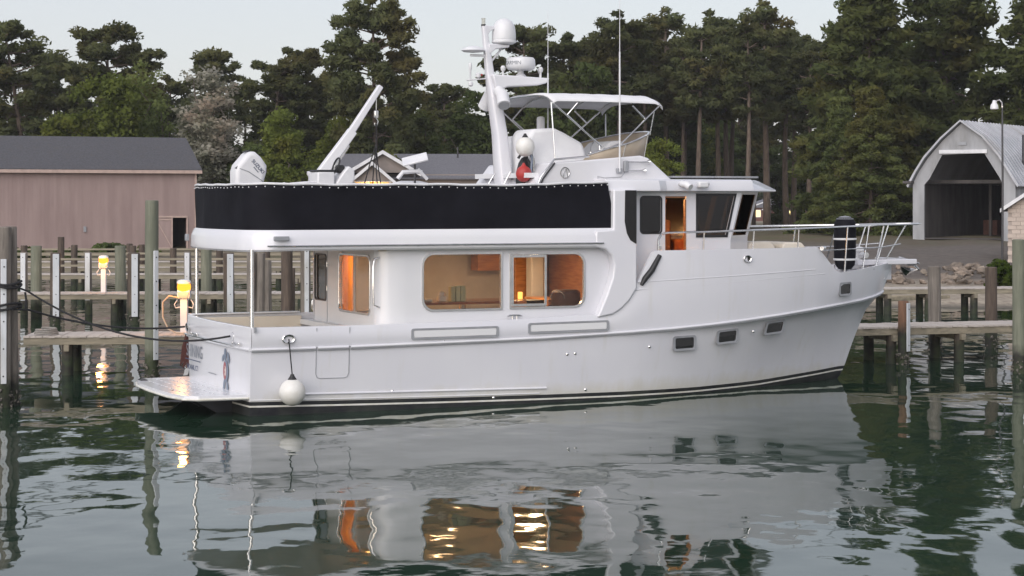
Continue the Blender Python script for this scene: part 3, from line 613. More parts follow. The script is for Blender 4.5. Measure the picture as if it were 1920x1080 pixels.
# ------------------------------------------------------------------ grey-roofed house behind the tender
def house():
    t = thing('house', 'grey-roofed house with white gables and a lit porch', 'house', (-9.1, 132, 2.05), R(4))
    ze, zr = 3.7, 5.2
    MB().box((4.2, 5, 1.9), (13,8,3.9)).build('wall', 'tan_wall', t)
    # main roof, ridge along x
    for s in (-1, 1):
        y0 = 5+s*4.4; MB().add([(-2.6,y0,ze-.2),(11.2,y0,ze-.2),(11.2,5+s*.002,zr),(-2.6,5+s*.002,zr),(-2.6,y0,ze-.08),(11.2,y0,ze-.08),(11.2,5+s*.002,zr+.12),(-2.6,5+s*.002,zr+.12)], [(0,1,2,3),(4,5,6,7),(0,1,5,4),(1,2,6,5),(2,3,7,6),(3,0,4,7)]).build('roof', 'shingle_light', t)
    # front gable and lower porch gable
    def gable(x, w, zb, h, y, depth, wallm):
        MB().prism([(x-w,zb),(x+w,zb),(x,zb+h)], y, y+depth).build('gable_wall', wallm, t)
        for s in (-1, 1):
            MB().add([(x+s*(w+.25),y-.3,zb-.25*h/w),(x,y-.3,zb+h+.02),(x,y+depth,zb+h+.02),(x+s*(w+.25),y+depth,zb-.25*h/w),(x+s*(w+.25),y-.3,zb-.25*h/w+.1),(x,y-.3,zb+h+.12),(x,y+depth,zb+h+.12),(x+s*(w+.25),y+depth,zb-.25*h/w+.1)], [(0,1,2,3),(4,5,6,7),(0,1,5,4),(1,2,6,5),(2,3,7,6),(3,0,4,7)]).build('roof', 'shingle_light', t)
            MB().add([(x+s*(w+.27),y-.36,zb-.25*h/w-.12),(x,y-.36,zb+h-.1),(x,y-.36,zb+h+.15),(x+s*(w+.27),y-.36,zb-.25*h/w+.13),(x+s*(w+.27),y-.31,zb-.25*h/w-.12),(x,y-.31,zb+h-.1),(x,y-.31,zb+h+.15),(x+s*(w+.27),y-.31,zb-.25*h/w+.13)], [(0,1,2,3),(7,6,5,4),(0,1,5,4),(1,2,6,5),(2,3,7,6),(3,0,4,7)]).build('barge_board', 'white_paint', t)
    gable(.45, 2.3, 3.95, 1.35, .2, 5.0, 'tan_wall'); gable(-.25, 1.3, 3.42, 1.10, -1.2, 1.5, 'tan_wall')
    for s in (-1, 1): MB().box((.0-.25+s*1.2,-1.1,1.3), (.16,.16,4.2)).build('porch_post', 'white_paint', t)
    MB().box((-.25,-.45,3.36), (2.6,1.4,.06)).build('porch_ceiling', 'white_paint', t)
    MB().box((-.25,.17,1.6), (2.6,.05,3.4)).build('porch_wall', 'cream', t)
    MB().lathe([(.10,0),(.13,.05),(.13,.16),(.05,.2)], (-.25,-.5,3.12), 12).build('porch_lamp', 'lamp_amber', t)
    ld = bpy.data.lights.new('porch_light', 'POINT'); ld.energy = 90; ld.color = (1.0,.52,.16); ld.shadow_soft_size = .15
    lo = bpy.data.objects.new('porch_light', ld); col.objects.link(lo); lo.parent = t; lo.location = (-.25,-.75,3.0)
    MB().cyl((5.6,3.0,5.0),(5.6,3.0,5.75),.06).build('vent_pipe', 'dark_metal', t)
house()

# ------------------------------------------------------------------ far cottage
def cottage():
    t = thing('cottage', 'small far cottage with lit windows seen past the pilothouse', 'house', (41.0, 338, .45), R(8))
    MB().box((4.2,3,1.25), (8.4,6,2.5)).build('wall', 'brick_red', t)
    MB().prism([(-.6,2.4),(9.0,2.4),(4.2,4.0)], -.4, 6.5).build('roof', 'shingle_light', t)
    for s in (-1, 1): MB().add([(4.2+s*5.0,-.46,2.25),(4.2,-.46,3.95),(4.2,-.46,4.15),(4.2+s*5.0,-.46,2.45),(4.2+s*5.0,-.41,2.25),(4.2,-.41,3.95),(4.2,-.41,4.15),(4.2+s*5.0,-.41,2.45)], [(0,1,2,3),(7,6,5,4),(0,1,5,4),(1,2,6,5),(2,3,7,6),(3,0,4,7)]).build('barge_board', 'white_paint', t)
    g = MB().prism([(1.6,2.0),(4.2,2.0),(2.9,3.0)], -1.2, -.42).build('porch_roof', 'white_paint', t)
    for x, w in ((.9,1.3),(2.9,.8),(6.2,1.3)):
        f = MB().plate(rrect(x-w/2-.1,.75,x+w/2+.1,2.05,0), [rrect(x-w/2,.85,x+w/2,1.95,0)], -.08, -.01).build('window', 'white_paint', t)
        MB().box((x,-.03,1.4), (w,.02,1.1)).build('pane', 'lit_window', f)
cottage()

# ------------------------------------------------------------------ arched boathouse
def boathouse():
    bx_, by_ = 26.2, 115.0
    t = thing('boathouse', 'white-fronted boathouse with curved tin roof and wide dark doorway', 'boathouse', (bx_, by_, 1.9), R(-33))
    prof = [(-3.0,0),(-3.0,3.25),(-2.62,3.95),(-2.1,4.7),(-1.15,5.75),(0,6.75),(1.25,5.85),(2.2,4.75),(2.75,3.9),(3.2,3.25),(3.2,0)]
    hole = [(-2.3,-.2),(-2.3,3.15),(-1.98,3.5),(-1.2,4.9),(1.35,4.98),(2.3,3.5),(2.45,3.15),(2.45,-.2)]
    # front: outline with the doorway cut through to the ground
    o = [(-3.0,-.4)]+prof[1:-1]+[(3.2,-.4),(2.45,-.4)]+[p for p in reversed(hole[1:-1])]+[(-2.3,-.4)]
    o = [(-3.0,-.4)]+prof[1:-1]+[(3.2,-.4),(2.45,-.4)]+list(reversed(hole[1:-1]))+[(-2.3,-.4)]
    MB().prism(o, 0, .16).build('front_wall', 'old_white', t)
    MB().box((.1,-.06,5.08), (2.9,.10,.22)).build('door_track', 'white_paint', t, bevel=.01)
    MB().box((.05,-.03,5.55), (.5,.03,.18)).build('number_board', 'plastic_grey', t)
    D = 15
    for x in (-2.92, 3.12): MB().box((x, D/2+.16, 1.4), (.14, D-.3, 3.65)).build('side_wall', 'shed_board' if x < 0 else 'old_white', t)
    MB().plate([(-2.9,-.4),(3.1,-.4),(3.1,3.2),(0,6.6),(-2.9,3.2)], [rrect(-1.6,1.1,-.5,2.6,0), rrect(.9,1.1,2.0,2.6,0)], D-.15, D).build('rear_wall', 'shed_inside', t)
    for x in (-1.05, 1.45):
        w = MB().plate(rrect(x-.62,1.03,x+.62,2.67,0), [rrect(x-.5,1.15,x+.5,2.55,0)], D-.22, D-.16).build('window_frame', 'old_white', t)
        MB().box((x,D-.19,1.85), (1.1,.03,.05)).build('window_bar', 'old_white', w)
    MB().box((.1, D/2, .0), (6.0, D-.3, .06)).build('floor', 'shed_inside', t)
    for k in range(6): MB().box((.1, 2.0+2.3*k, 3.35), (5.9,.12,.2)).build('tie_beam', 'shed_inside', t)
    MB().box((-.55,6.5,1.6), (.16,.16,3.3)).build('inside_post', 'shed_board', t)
    # workbench clutter inside
    MB().box((1.3,9,.45), (1.6,.7,.9)).build('workbench', 'shed_board', t); MB().box((-1.6,10,.5), (.9,1.2,1.0)).build('crate_stack', 'brick_red', t)
    # standing-seam roof, one sheet per bay
    out = [(-3.25,3.05),(-2.75,3.95),(-2.2,4.78),(-1.2,5.86),(0,6.88),(1.32,5.96),(2.3,4.84),(2.88,3.95),(3.45,3.05)]
    inn = [(x*.985, z-.05) for x, z in out]
    w = .52; me = None
    for k in range(30):
        y0 = -.3+k*w
        if me is None:
            mb = MB(); n = len(out)
            mb.loft([[(x,0,z) for x, z in out]+[(x,0,z) for x, z in reversed(inn)], [(x,w-.004,z) for x, z in out]+[(x,w-.004,z) for x, z in reversed(inn)]])
            mb.loft([[(x,0,z+.004) for x, z in out]+[(x*1.012,0,z+.06) for x, z in reversed(out)], [(x,.045,z+.004) for x, z in out]+[(x*1.012,.045,z+.06) for x, z in reversed(out)]])
            ob = mb.build('roof_sheet', 'tin_roof', t, loc=(0,y0,0), angle=20); me = ob.data
        else: link('roof_sheet', me, t, (0,y0,0))
    MB().cyl((2.62,3.2,4.2),(2.62,3.2,6.1),.10).build('stove_pipe', 'dark_metal', t)
    MB().box((-3.2,-.2,3.3), (.55,.5,.16)).build('eave_return', 'shed_board', t, bevel=.03)
boathouse()

# ------------------------------------------------------------------ block shed at the right, lamp pole
def block_shed():
    t = thing('block_shed', 'tan concrete block shed with gabled roof at the bank', 'shed', (23.6, 94, 1.45), R(-22))
    W = 5.4; ze = 2.35; zr = 4.15
    MB().prism([(.02,-.3),(W-.02,-.3),(W-.02,ze),(W/2,zr-.05),(.02,ze)], .03, 6).build('wall', 'mortar', t)
    bm_ = MB().box((0,0,0), (.388,.05,.186)); me = None
    for r_ in range(20):
        z = -.2+r_*.2; wz = 0 if z < ze-.1 else (z+.1-ze)/(zr-ze)*W/2+.05
        for c in range(15):
            x = .2+c*.4-(.2 if r_ % 2 else 0)
            if x-.2 < wz-.21 or x+.2 > W-wz+.2 or x < .15: continue
            if me is None: ob = bm_.build('block', 'block', t, loc=(x,.0,z), angle=0); me = ob.data
            else: link('block', me, t, (x,.0+.004*((c*7+r_*3) % 3),z))
    for s in (-1, 1):
        xe = W/2+s*(W/2+.3); z_ = ze-.3*(zr-ze)/(W/2)
        MB().add([(xe,-.35,z_),(W/2+s*.002,-.35,zr),(W/2+s*.002,6.3,zr),(xe,6.3,z_),(xe,-.35,z_+.12),(W/2+s*.002,-.35,zr+.12),(W/2+s*.002,6.3,zr+.12),(xe,6.3,z_+.12)], [(0,1,2,3),(4,5,6,7),(0,1,5,4),(1,2,6,5),(2,3,7,6),(3,0,4,7)]).build('roof', 'shingle_light', t)
        MB().add([(xe,-.40,z_-.04),(W/2,-.40,zr-.04),(W/2,-.40,zr+.15),(xe,-.40,z_+.15),(xe,-.36,z_-.04),(W/2,-.36,zr-.04),(W/2,-.36,zr+.15),(xe,-.36,z_+.15)], [(0,1,2,3),(7,6,5,4),(0,1,5,4),(1,2,6,5),(2,3,7,6),(3,0,4,7)]).build('barge_board', 'white_paint', t)
block_shed()
t = thing('lamp_pole', 'thin rusty yard lamp pole with white hooked lamp by the boathouse', 'lamp pole', (22.35, 90, ground_z(22.35,90)-.1))
MB().tube([(0,0,0),(.02,0,4),(0,0,7.45)], [.06,.05,.04], 8).build('pole', 'dark_metal', t)
MB().tube([(0,0,7.45),(-.02,0,7.68),(-.12,0,7.8),(-.24,0,7.76),(-.3,0,7.66)], .032, 8).build('arm', 'steel', t)
h_ = MB().lathe([(.16,0),(.19,.03),(.17,.20),(.10,.30),(.07,.42)], (-.36,0,7.36), 14).build('lamp_head', 'plastic_white', t)
MB().lathe([(.02,-.1),(.10,-.07),(.14,0)], (-.36,0,7.35), 14).build('lens', 'clear_vinyl', h_)
# old plank shed wall and timber along the bank under the walkway
tag(MB().box((15.7,76.6,.30), (2.6,.18,.34), R(4)).build('timber_baulk', 'beam', bevel=.02), 'grey timber baulk lying at the waterline below the bank walkway', 'timber')
# ------------------------------------------------------------------ the yacht (local: x forward from the transom, y to port, z up)
Y = thing('motor_yacht', 'white trawler motor yacht with black deck screen moored at the dock', 'yacht', (-5.836, 39.2, .12), R(24.2))
KX = [0,2,6,8,9,10,11,12,13,14,14.6,15.1,15.5,15.78]
BK = lambda x: lerp(x, KX, [2.26,2.3,2.3,2.3,2.27,2.18,2.04,1.83,1.53,1.13,.84,.56,.28,.02])
ZK = lambda x: lerp(x, KX, [1.21,1.215,1.27,1.335,1.375,1.43,1.50,1.58,1.66,1.74,1.78,1.83,1.88,1.93])
BW = lambda x: lerp(x, [0,2,6,8,9,10,11,12,13,14,14.61], [2.15,2.2,2.2,2.1,1.95,1.72,1.42,1.06,.68,.28,.015])
SX = [0,8,9,10,11,12,13,14,15,15.6,16.07]
BS = lambda x: lerp(x, SX, [2.3,2.3,2.29,2.22,2.1,1.91,1.64,1.27,.78,.4,.02])
ZB = lambda x: lerp(x, [0,2,4,6,8,10,12,13,14,14.7], [.23,.19,.155,.13,.11,.10,.12,.165,.21,.25])
STEM = lambda z: lerp(z, [-.7,-.12,0,.25,.88,1.52,1.76,1.93], [13.8,14.5,14.61,14.74,15.0,15.32,15.58,15.78])
def hull():
    us = np.unique(np.concatenate([np.linspace(0,.5,14), np.linspace(.5,.9,22), np.linspace(.9,1,12)]))
    # rows: bottom, antifoul top, stripe bottom/top, boot top, topsides ..., knuckle ; material of the band above each row
    def rowz(k, x):
        zb, zk = ZB(x), ZK(x)
        return [-.70,-.35,-.12,zb-.105,zb-.072,zb, zb+(zk-zb)*.16, zb+(zk-zb)*.33, zb+(zk-zb)*.5, zb+(zk-zb)*.66, zb+(zk-zb)*.82, zb+(zk-zb)*.93, zk][k]
    bands = [1,1,1,2,1,0,0,0,0,0,0,0]; nr = 13
    def pt(k, u, s):
        z = rowz(k, u*15.0); xs = STEM(z); x = u*xs; bw, bk = BW(u*14.61), BK(u*15.78); zk = ZK(u*15.78)
        if k == nr-1: z = zk; x = u*15.78
        t = (z+.12)/(zk+.12); p = 1+.75*smooth((u-.5)/.45)
        b = bw+(bk-bw)*max(t,0)**p if t >= 0 else bw*(1+.55*(z+.12)/.58)
        return (x, s*max(b,.006), z)
    mb = MB()
    for s in (-1, 1):
        for k in range(nr-1):
            mb.loft([[pt(k,u,s) for u in us], [pt(k+1,u,s) for u in us]], False, False, bands[k])
    # transom: slightly bowed aft
    def tp(k, f):
        z = rowz(k, 0); b = abs(pt(k,0,1)[1]); return (-.10*(1-f*f), f*b, z)
    fs_ = np.linspace(-1,1,17)
    for k in range(nr-1): mb.loft([[tp(k,f) for f in fs_], [tp(k+1,f) for f in fs_]], False, False, bands[k])
    me = mb.build('hull', ['hull_paint','antifoul','stripe'], Y, angle=40)
    bm = bmesh.new(); bm.from_mesh(me.data); bmesh.ops.remove_doubles(bm, verts=bm.verts, dist=.003); bmesh.ops.recalc_face_normals(bm, faces=bm.faces); bm.to_mesh(me.data); bm.free()
    me.data.set_sharp_from_angle(angle=R(32)); return me
HULL = hull()
XT = [0,1,2,3,4,5,6,6.8,7.24,7.42,7.59,7.78,7.96,8.08,8.18,8.3,8.42,8.54,8.62,9,9.5,10,10.5,11,11.5,12,12.4,12.7,12.86,12.96,13.06,13.2,13.35,13.5,13.63,13.72,14,14.3,14.6,15,15.3,15.6,15.85,16.07]
ZTOP = lambda x: lerp(x, [0,2.5,5,7.24,7.42,7.59,7.78,7.96,8.08,8.18,8.54,8.60,12.7,12.90,12.98,13.06,13.60,13.72,14.21,14.92,16.07], [1.64,1.63,1.65,1.72,1.75,1.81,1.93,2.08,2.21,2.35,2.97,3.0,3.015,3.03,3.0,2.93,2.47,2.44,2.47,2.53,2.62])
def xk(x): return x if x < 13 else 13+(x-13)*2.78/3.07
def bulwark():
    mb = MB()
    def pt(x, f, s):
        a = Vector((xk(x), s*(BK(xk(x))+.012), ZK(xk(x))+.02)); b = Vector((x, s*(BS(x)+.0), ZTOP(x)))
        p = a.lerp(b, f); p.y += s*.03*math.sin(math.pi*f)*(1 if x < 14 else .5); return tuple(p)
    for s in (-1, 1):
        mb.loft([[pt(x,f,s) for x in XT] for f in (0,.25,.5,.75,1)], False, False)
        inn = lambda x, z: (max(0,x-.03*(x > 15)), s*max(.004,BS(x)-.085), z)
        mb.loft([[pt(x,1,s) for x in XT], [inn(x,ZTOP(x)) for x in XT], [inn(x, .85 if x < 2.4 else min(ZTOP(x)-.1, 1.45 if x < 8 else 2.2)) for x in XT]], False, False)
    fs_ = np.linspace(-1,1,17)
    tr = lambda z, off, q: [(off-.10*(1-f*f), f*q, z) for f in fs_]
    mb.loft([tr(1.23,-.005,2.27), tr(1.42,-.005,2.30), tr(1.64,-.0,2.30), tr(1.64,.09,2.23), tr(.85,.09,2.23)], False, False)
    o = mb.build('bulwark', 'hull_paint', Y, angle=38, bevel=.015); return o
BUL = bulwark()
# rub rail round the knuckle and across the transom
def polyside(fn, xs, s): return [fn(x, s) for x in xs]
for s in (-1, 1):
    pts = [(x, s*(BK(x)+.02), ZK(x)+.005) for x in np.concatenate([np.linspace(0,1.24,4)])] if False else None
    def seg(a, b, n): return [(x, s*(BK(x)+.022), ZK(x)+.008) for x in np.linspace(a, b, n)]
    for a, b, n in ((-.0,1.26,5),(1.30,1.92,4),(1.96,15.78,60)):
        r = MB().tube(seg(a,b,n), .028, 8).build('rub_rail', 'gelcoat', Y)
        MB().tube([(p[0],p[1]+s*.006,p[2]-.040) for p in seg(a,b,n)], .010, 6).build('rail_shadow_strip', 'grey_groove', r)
MB().tube([(-.10*(1-(y/2.27)**2)-.022, y, 1.22) for y in np.linspace(-2.26,2.26,17)], .028, 8).build('rub_rail', 'gelcoat', Y)
# mouldings of the raised bow bulwark
for nm, a, b, za, zb, r in (('bulwark_moulding',8.18,12.9,2.36,2.53,.014),('bulwark_moulding',8.10,13.2,2.20,2.43,.012)):
    for s in (-1, 1):
        MB().tube([(x, s*(BK(xk(x))*(1-f)+BS(x)*f+.024), z) for x, z, f in [(x, za+(zb-za)*(x-a)/(b-a), ((za+(zb-za)*(x-a)/(b-a))-ZK(x))/(ZTOP(max(x,8.6))-ZK(x))) for x in np.linspace(a,b,24)]], r, 6).build(nm, 'gelcoat', Y)
# spray strip low on the topsides
def side(x, z):     # outer hull breadth at (x,z) below the knuckle
    u = x/15.0; t = max(0,(z+.12)/(ZK(x)+.12)); p = 1+.75*smooth((u-.5)/.45); bw, bk = BW(u*14.61), BK(x); return bw+(bk-bw)*t**p
MB().tube([(x,-side(x,.26)-.01,.36-.016*x) for x in np.linspace(1.0,6.15,16)], .022, 8).build('spray_strip', 'gelcoat', Y)
MB().tube([(x,-side(x,.23)-.004,ZB(x)+.03) for x in np.linspace(0,6,16)], .012, 6).build('boot_strip', 'gelcoat_dull', Y)
# starboard boarding door outline in the hull
D_ = rrect(1.28,.63,1.94,1.62,(.06,.06,.01,.01))
MB().tube([(x, -side(x,min(z,1.2))-(.004 if z < 1.2 else .035), z) for x, z in [(1.28,1.60),(1.28,.72),(1.31,.65),(1.37,.63),(1.85,.63),(1.91,.65),(1.94,.72),(1.94,1.60)]], .008, 6).build('boarding_door_seam', 'grey_groove', Y)
# long recessed engine-room vents
for x0, x1, za, zb in ((3.2,5.06,1.43,1.435),(5.7,7.51,1.475,1.49)):
    sl = (zb-za)/(x1-x0)
    f = MB(); f.plate(rrect(x0,-.11,x1,.11,.05), [rrect(x0+.045,-.075,x1-.045,.075,.03)], -2.352, -2.30); 
    f.v = [(v[0], v[1], v[2]+za+sl*(v[0]-x0)) for v in f.v]; o = f.build('vent_frame', 'grey_groove', Y, bevel=.006)
    g = MB().plate(rrect(x0+.06,-.065,x1-.06,.065,.02), [], -2.350, -2.31); g.v = [(v[0], v[1], v[2]+za+sl*(v[0]-x0)) for v in g.v]; g.build('vent_panel', 'gelcoat_dull', o, bevel=.006)
# port lights in the hull
def portlight(x0, x1, zc, hh, skew, yf, slope):
    def P(poly, d): return [(p[0], -(yf(p[0])+d), p[1]) for p in poly]
    out = rrect(-.29*(x1-x0)/.58,-hh,.29*(x1-x0)/.58,hh,.05); cx = (x0+x1)/2
    tr = lambda l: [(cx+p[0]+skew*p[1], zc+p[1]+slope*p[0]) for p in l]
    k = len(out); inner = [(p[0]*.82, p[1]*.72) for p in out]
    mb = MB(); mb.loft([P(tr(out),-.01), P(tr(out),.022), P(tr(inner),.018), P(tr(inner),-.05)], True, False)
    o = mb.build('port_light', 'plastic_grey', Y, angle=50)
    MB().add(P(tr(inner),.004), [tuple(range(k))]).build('pane', 'dark_glass', o, angle=0)
    bk_ = MB().add(P(tr(inner),-.045), [tuple(range(k))]).build('inner_blind', 'black', o, angle=0)
hs = lambda z: (lambda x: side(x, z))
portlight(9.07,9.65,1.065,.155,.0,hs(1.07),.02); portlight(10.19,10.77,1.16,.15,.10,hs(1.16),.05); portlight(11.53,12.11,1.30,.14,.35,hs(1.3),.06)
portlight(13.72,14.14,2.07,.15,.0,lambda x: BK(xk(x))*.42+BS(x)*.58+.012,.02)
# small through-hull fittings
for x, z in ((6.6,.93),(6.78,.94),(8.5,1.02),(11.2,1.24),(7.05,.19),(2.85,.33),(5.0,.11),(3.9,1.27)):
    y = -side(x,z); MB().lathe([(.028,0),(.03,.008),(.012,.02)], (0,0,0), 10, M=Matrix.Rotation(R(90),3,'X')).build('through_hull', 'steel', Y, loc=(x,y,z))
def hawse(x, y, z, rz=0.0, w=.125, hgt=.085):
    mb = MB(); n = 20; rings = []
    for r, d in ((1.0,0),(1.05,.02),(.92,.032),(.66,.02),(.62,-.06)): rings.append([(w*r*math.cos(2*math.pi*j/n), -d, hgt*r*math.sin(2*math.pi*j/n)) for j in range(n)])
    mb.loft(rings, True, False); o = mb.build('hawse_pipe', 'steel', Y, loc=(x,y,z), rz=rz)
    MB().add([(w*.63*math.cos(2*math.pi*j/n), .03, hgt*.63*math.sin(2*math.pi*j/n)) for j in range(n)], [tuple(range(n))]).build('hawse_throat', 'black', o, angle=0)
hawse(.71,-2.335,1.41); hawse(10.89,-2.145,2.80,R(-8),.09,.075); hawse(-.045,-1.27,1.41,R(-90),.10,.09); hawse(-.07,2.05,1.40,R(-90),.10,.09)
def cleat(x, y, z, rz=0.0, L=.32):
    mb = MB().tube([(-L/2,0,.07),(-L*.3,0,.085),(L*.3,0,.085),(L/2,0,.07)], [.012,.018,.018,.012], 8)
    for s in (-1, 1): mb.cyl((s*.05,0,0),(s*.05,0,.08),.015)
    mb.build('cleat', 'steel', Y, loc=(x,y,z), rz=rz)
cleat(5.45,-2.24,1.655); cleat(14.9,.55,2.46); cleat(13.9,-.9,2.40)
for y in (1.35,-1.65):      # horizontal stern cleats on the transom
    mb = MB().tube([(-.06,-.19,.0),(-.075,0,0),(-.06,.19,0)], .016, 8)
    for s in (-1, 1): mb.cyl((0,s*.1,0),(-.07,s*.1,0),.018).ball((-.06,s*.2,0),.028,8)
    mb.build('stern_cleat', 'steel', Y, loc=(-.06,y,1.31))
MB().tube([(-.14,y,1.265-.0*y) for y in np.linspace(-1.5,2.0,9)], .020, 8).build('stern_rail', 'steel', Y)
# decks
MB().box((1.25,0,.80), (2.5,4.36,.1)).build('cockpit_sole', 'cream', Y)
MB().prism([(2.4,-2.2),(8.3,-2.2),(8.3,2.2),(2.4,2.2)], 1.40, 1.50, 'z').build('side_deck', 'gelcoat_dull', Y)
fx = list(np.linspace(8.2,15.7,20))
MB().prism([(x,-max(.02,BS(x)-.08)) for x in fx]+[(x,max(.02,BS(x)-.08)) for x in reversed(fx)], 2.22, 2.34, 'z').build('foredeck', 'gelcoat_dull', Y)
for s in (-1, 1):
    MB().box((1.28,s*2.165,1.22), (2.3,.07,.72)).build('cockpit_liner', 'cream', Y, bevel=.01)
MB().box((.14,.0,1.2), (.07,4.2,.70)).build('cockpit_liner', 'cream', Y, bevel=.01)
cap_ = MB().box((1.2,2.22,1.655),(2.4,.2,.03)).build('cap_rail', 'gelcoat', Y, bevel=.01)
# swim platform
def platform():
    out = [(.0,-2.12),(-.95,-2.05),(-1.18,-1.85),(-1.32,-1.2),(-1.36,0),(-1.32,1.2),(-1.18,1.85),(-.95,2.05),(.0,2.12)]
    slots = []
    for r_ in range(4):
        for c in range(11):
            y = -1.8+c*.335; x = -.32-r_*.24; slots.append(rrect(x-.02,y,x+.02,y+.22,.015,2))
    o = MB().plate(out, slots, .27, .37, 'z').build('swim_platform', 'gelcoat', Y, bevel=.02)
    MB().prism([(x*.97,y*.98) for x, y in out], .262, .268, 'z').build('platform_tray', 'grey_groove', o)
    MB().tube([(x*1.005-.01,y*1.005,.30) for x, y in out], .022, 8).build('platform_edge', 'stripe', o)
    for y in (-1.2,0,1.2): MB().prism([(-.02,-.25),(-.02,.26),(-.9,.26)], y-.03, y+.03).build('platform_bracket', 'dark_metal', o)
    for y in (1.55,1.72): MB().box((-1.12,y,.378), (.14,.08,.02)).build('ladder_hatch', 'dark_metal', o)
platform()
# transom name, port and emblem
def text(s, size, m, parent, loc, rot, ext=.002, name='lettering', bend=None, shear=0.0, align='CENTER'):
    c = bpy.data.curves.new(name, 'FONT'); c.body = s; c.size = size; c.extrude = ext; c.align_x = align; c.align_y = 'CENTER'; c.shear = shear
    tmp = bpy.data.objects.new(name, c); col.objects.link(tmp); bpy.context.view_layer.update()
    me = bpy.data.meshes.new_from_object(tmp.evaluated_get(bpy.context.evaluated_depsgraph_get()))
    bpy.data.objects.remove(tmp); bpy.data.curves.remove(c)
    if bend:
        for v in me.vertices: a = v.co.x/bend; r = bend+v.co.z; v.co = Vector((r*math.sin(a), v.co.y, r*math.cos(a)))
    me.materials.clear(); me.materials.append(M[m]); o = link(name, me, parent, loc); o.rotation_euler = rot; return o
TR = (R(90), 0, R(-90))
nm_ = text('SHINING', .27, 'letter_grey', Y, (-.102,1.42,.93), TR); nm_.scale = (1.15,1.35,1)
text('NOANK, CT', .15, 'letter_blue', Y, (-.106,1.55,.60), TR)
MB().box((-.112,1.5,.755), (.006,1.15,.018)).build('name_underline', 'letter_blue', Y); MB().box((-.118,.0,.60), (.006,.55,.012)).build('transom_scratch_line', 'letter_grey', Y)
e = MB().prism([(.17*math.cos(a)-.9, .22*math.sin(a)+.72) for a in np.linspace(0,6.28,22)[:-1]], -.105, -.100, 'x').build('turtle_emblem', 'emblem_slate', Y)
MB().prism([(.10*math.cos(a)-.85, .17*math.sin(a)+.72) for a in np.linspace(0,6.28,20)[:-1]], -.110, -.1055, 'x').build('emblem_shell', 'emblem_red', e)
MB().prism([(-.90,.62),(-.86,.66),(-.90,.70),(-.86,.74),(-.90,.78),(-.86,.82),(-.92,.80),(-.94,.72),(-.92,.64)], -.114, -.1105, 'x').build('emblem_bolt', 'stripe', e)
for dy, dz, w, h_, a in ((.05,.32,.07,.12,0),(-.16,.27,.06,.12,-.5),(.12,-.28,.06,.13,.3),(-.10,-.32,.06,.13,-.2),(.20,.24,.05,.09,.8)):
    MB().prism([(-.9+dy+w*math.cos(t)*math.cos(a)-h_*math.sin(t)*math.sin(a), .72+dz+w*math.cos(t)*math.sin(a)+h_*math.sin(t)*math.cos(a)) for t in np.linspace(0,6.28,14)[:-1]], -.103, -.099, 'x').build('emblem_flipper', 'emblem_slate', e)

# ---------------- saloon
WL = 2.15     # half breadth of the house
w1 = rrect(3.52,1.88,5.19,2.975,(.22,.02,.02,.22)); w2 = rrect(5.40,1.89,7.03,2.955,(.02,.22,.22,.02))
outl = [(3.15,1.35),(8.14,1.35),(8.14,4.26),(7.60,4.26),(7.60,3.10),(3.15,3.10)]
MB().plate(outl, [w1, w2], -WL, -WL+.06).build('saloon_side', 'gelcoat', Y, angle=30)
MB().plate([(3.15,1.35),(8.14,1.35),(8.14,4.26),(7.60,4.26),(7.60,3.10),(3.15,3.10)], [], WL-.06, WL).build('saloon_side', 'gelcoat', Y, angle=30)
for s in (-1, 1):   # rounded after corners
    arc = [(3.15-.55*math.sin(a), s*(WL-.30+.30*math.cos(a))) for a in np.linspace(0,math.pi/2,9)]; arc_i = [(3.15-.50*math.sin(a), s*(WL-.30+.24*math.cos(a))) for a in np.linspace(0,math.pi/2,9)]
    MB().prism(arc+list(reversed(arc_i)), .85, 3.10, 'z').build('saloon_corner', 'gelcoat', Y, angle=40)
dw = rrect(1.0,1.95,1.72,2.90,.08); bw_ = rrect(-1.66,1.80,.16,2.93,.14)
MB().plate([(-1.85,.85),(1.85,.85),(1.85,3.10),(-1.85,3.10)], [dw, bw_], 2.6, 2.66, 'x').build('aft_bulkhead', 'gelcoat_dull', Y)
def ring_frame(name, poly, grow, a, b, axis, m, parent):
    cx = sum(p[0] for p in poly)/len(poly); cz = sum(p[1] for p in poly)/len(poly)
    xs = [p[0] for p in poly]; zs = [p[1] for p in poly]; w, h_ = max(xs)-min(xs), max(zs)-min(zs); mx, mz = (max(xs)+min(xs))/2, (max(zs)+min(zs))/2
    out = [(mx+(p[0]-mx)*(w+2*grow)/w, mz+(p[1]-mz)*(h_+2*grow)/h_) for p in poly]; inn = [(mx+(p[0]-mx)*(w-.02)/w, mz+(p[1]-mz)*(h_-.02)/h_) for p in poly]
    return MB().plate(out, [inn], a, b, axis).build(name, m, parent, bevel=.006)
f1 = ring_frame('window_frame', w1, .03, -WL-.022, -WL+.02, 'y', 'steel', Y); MB().prism(w1, -WL+.024, -WL+.034).build('pane', 'window_glass', f1, angle=0)
f2 = ring_frame('window_frame', w2, .03, -WL-.022, -WL+.02, 'y', 'steel', Y)
MB().prism(rrect(6.16,1.89,7.03,2.955,(.0,.22,.22,.0)), -WL+.024, -WL+.034).build('pane', 'window_glass', f2, angle=0)
sl = MB().plate(rrect(5.42,1.91,6.20,2.94,.02), [rrect(5.47,1.96,6.15,2.89,.01)], -WL-.004, -WL+.020).build('sliding_sash', 'steel', f2, bevel=.004)
f3 = ring_frame('window_frame', bw_, .035, 2.575, 2.61, 'x', 'steel', Y); MB().prism(bw_, 2.63, 2.64, 'x').build('pane', 'window_glass', f3, angle=0)
f4 = ring_frame('window_frame', dw, .02, 2.585, 2.61, 'x', 'black', Y); MB().prism(dw, 2.63, 2.64, 'x').build('pane', 'dark_glass', f4, angle=0)
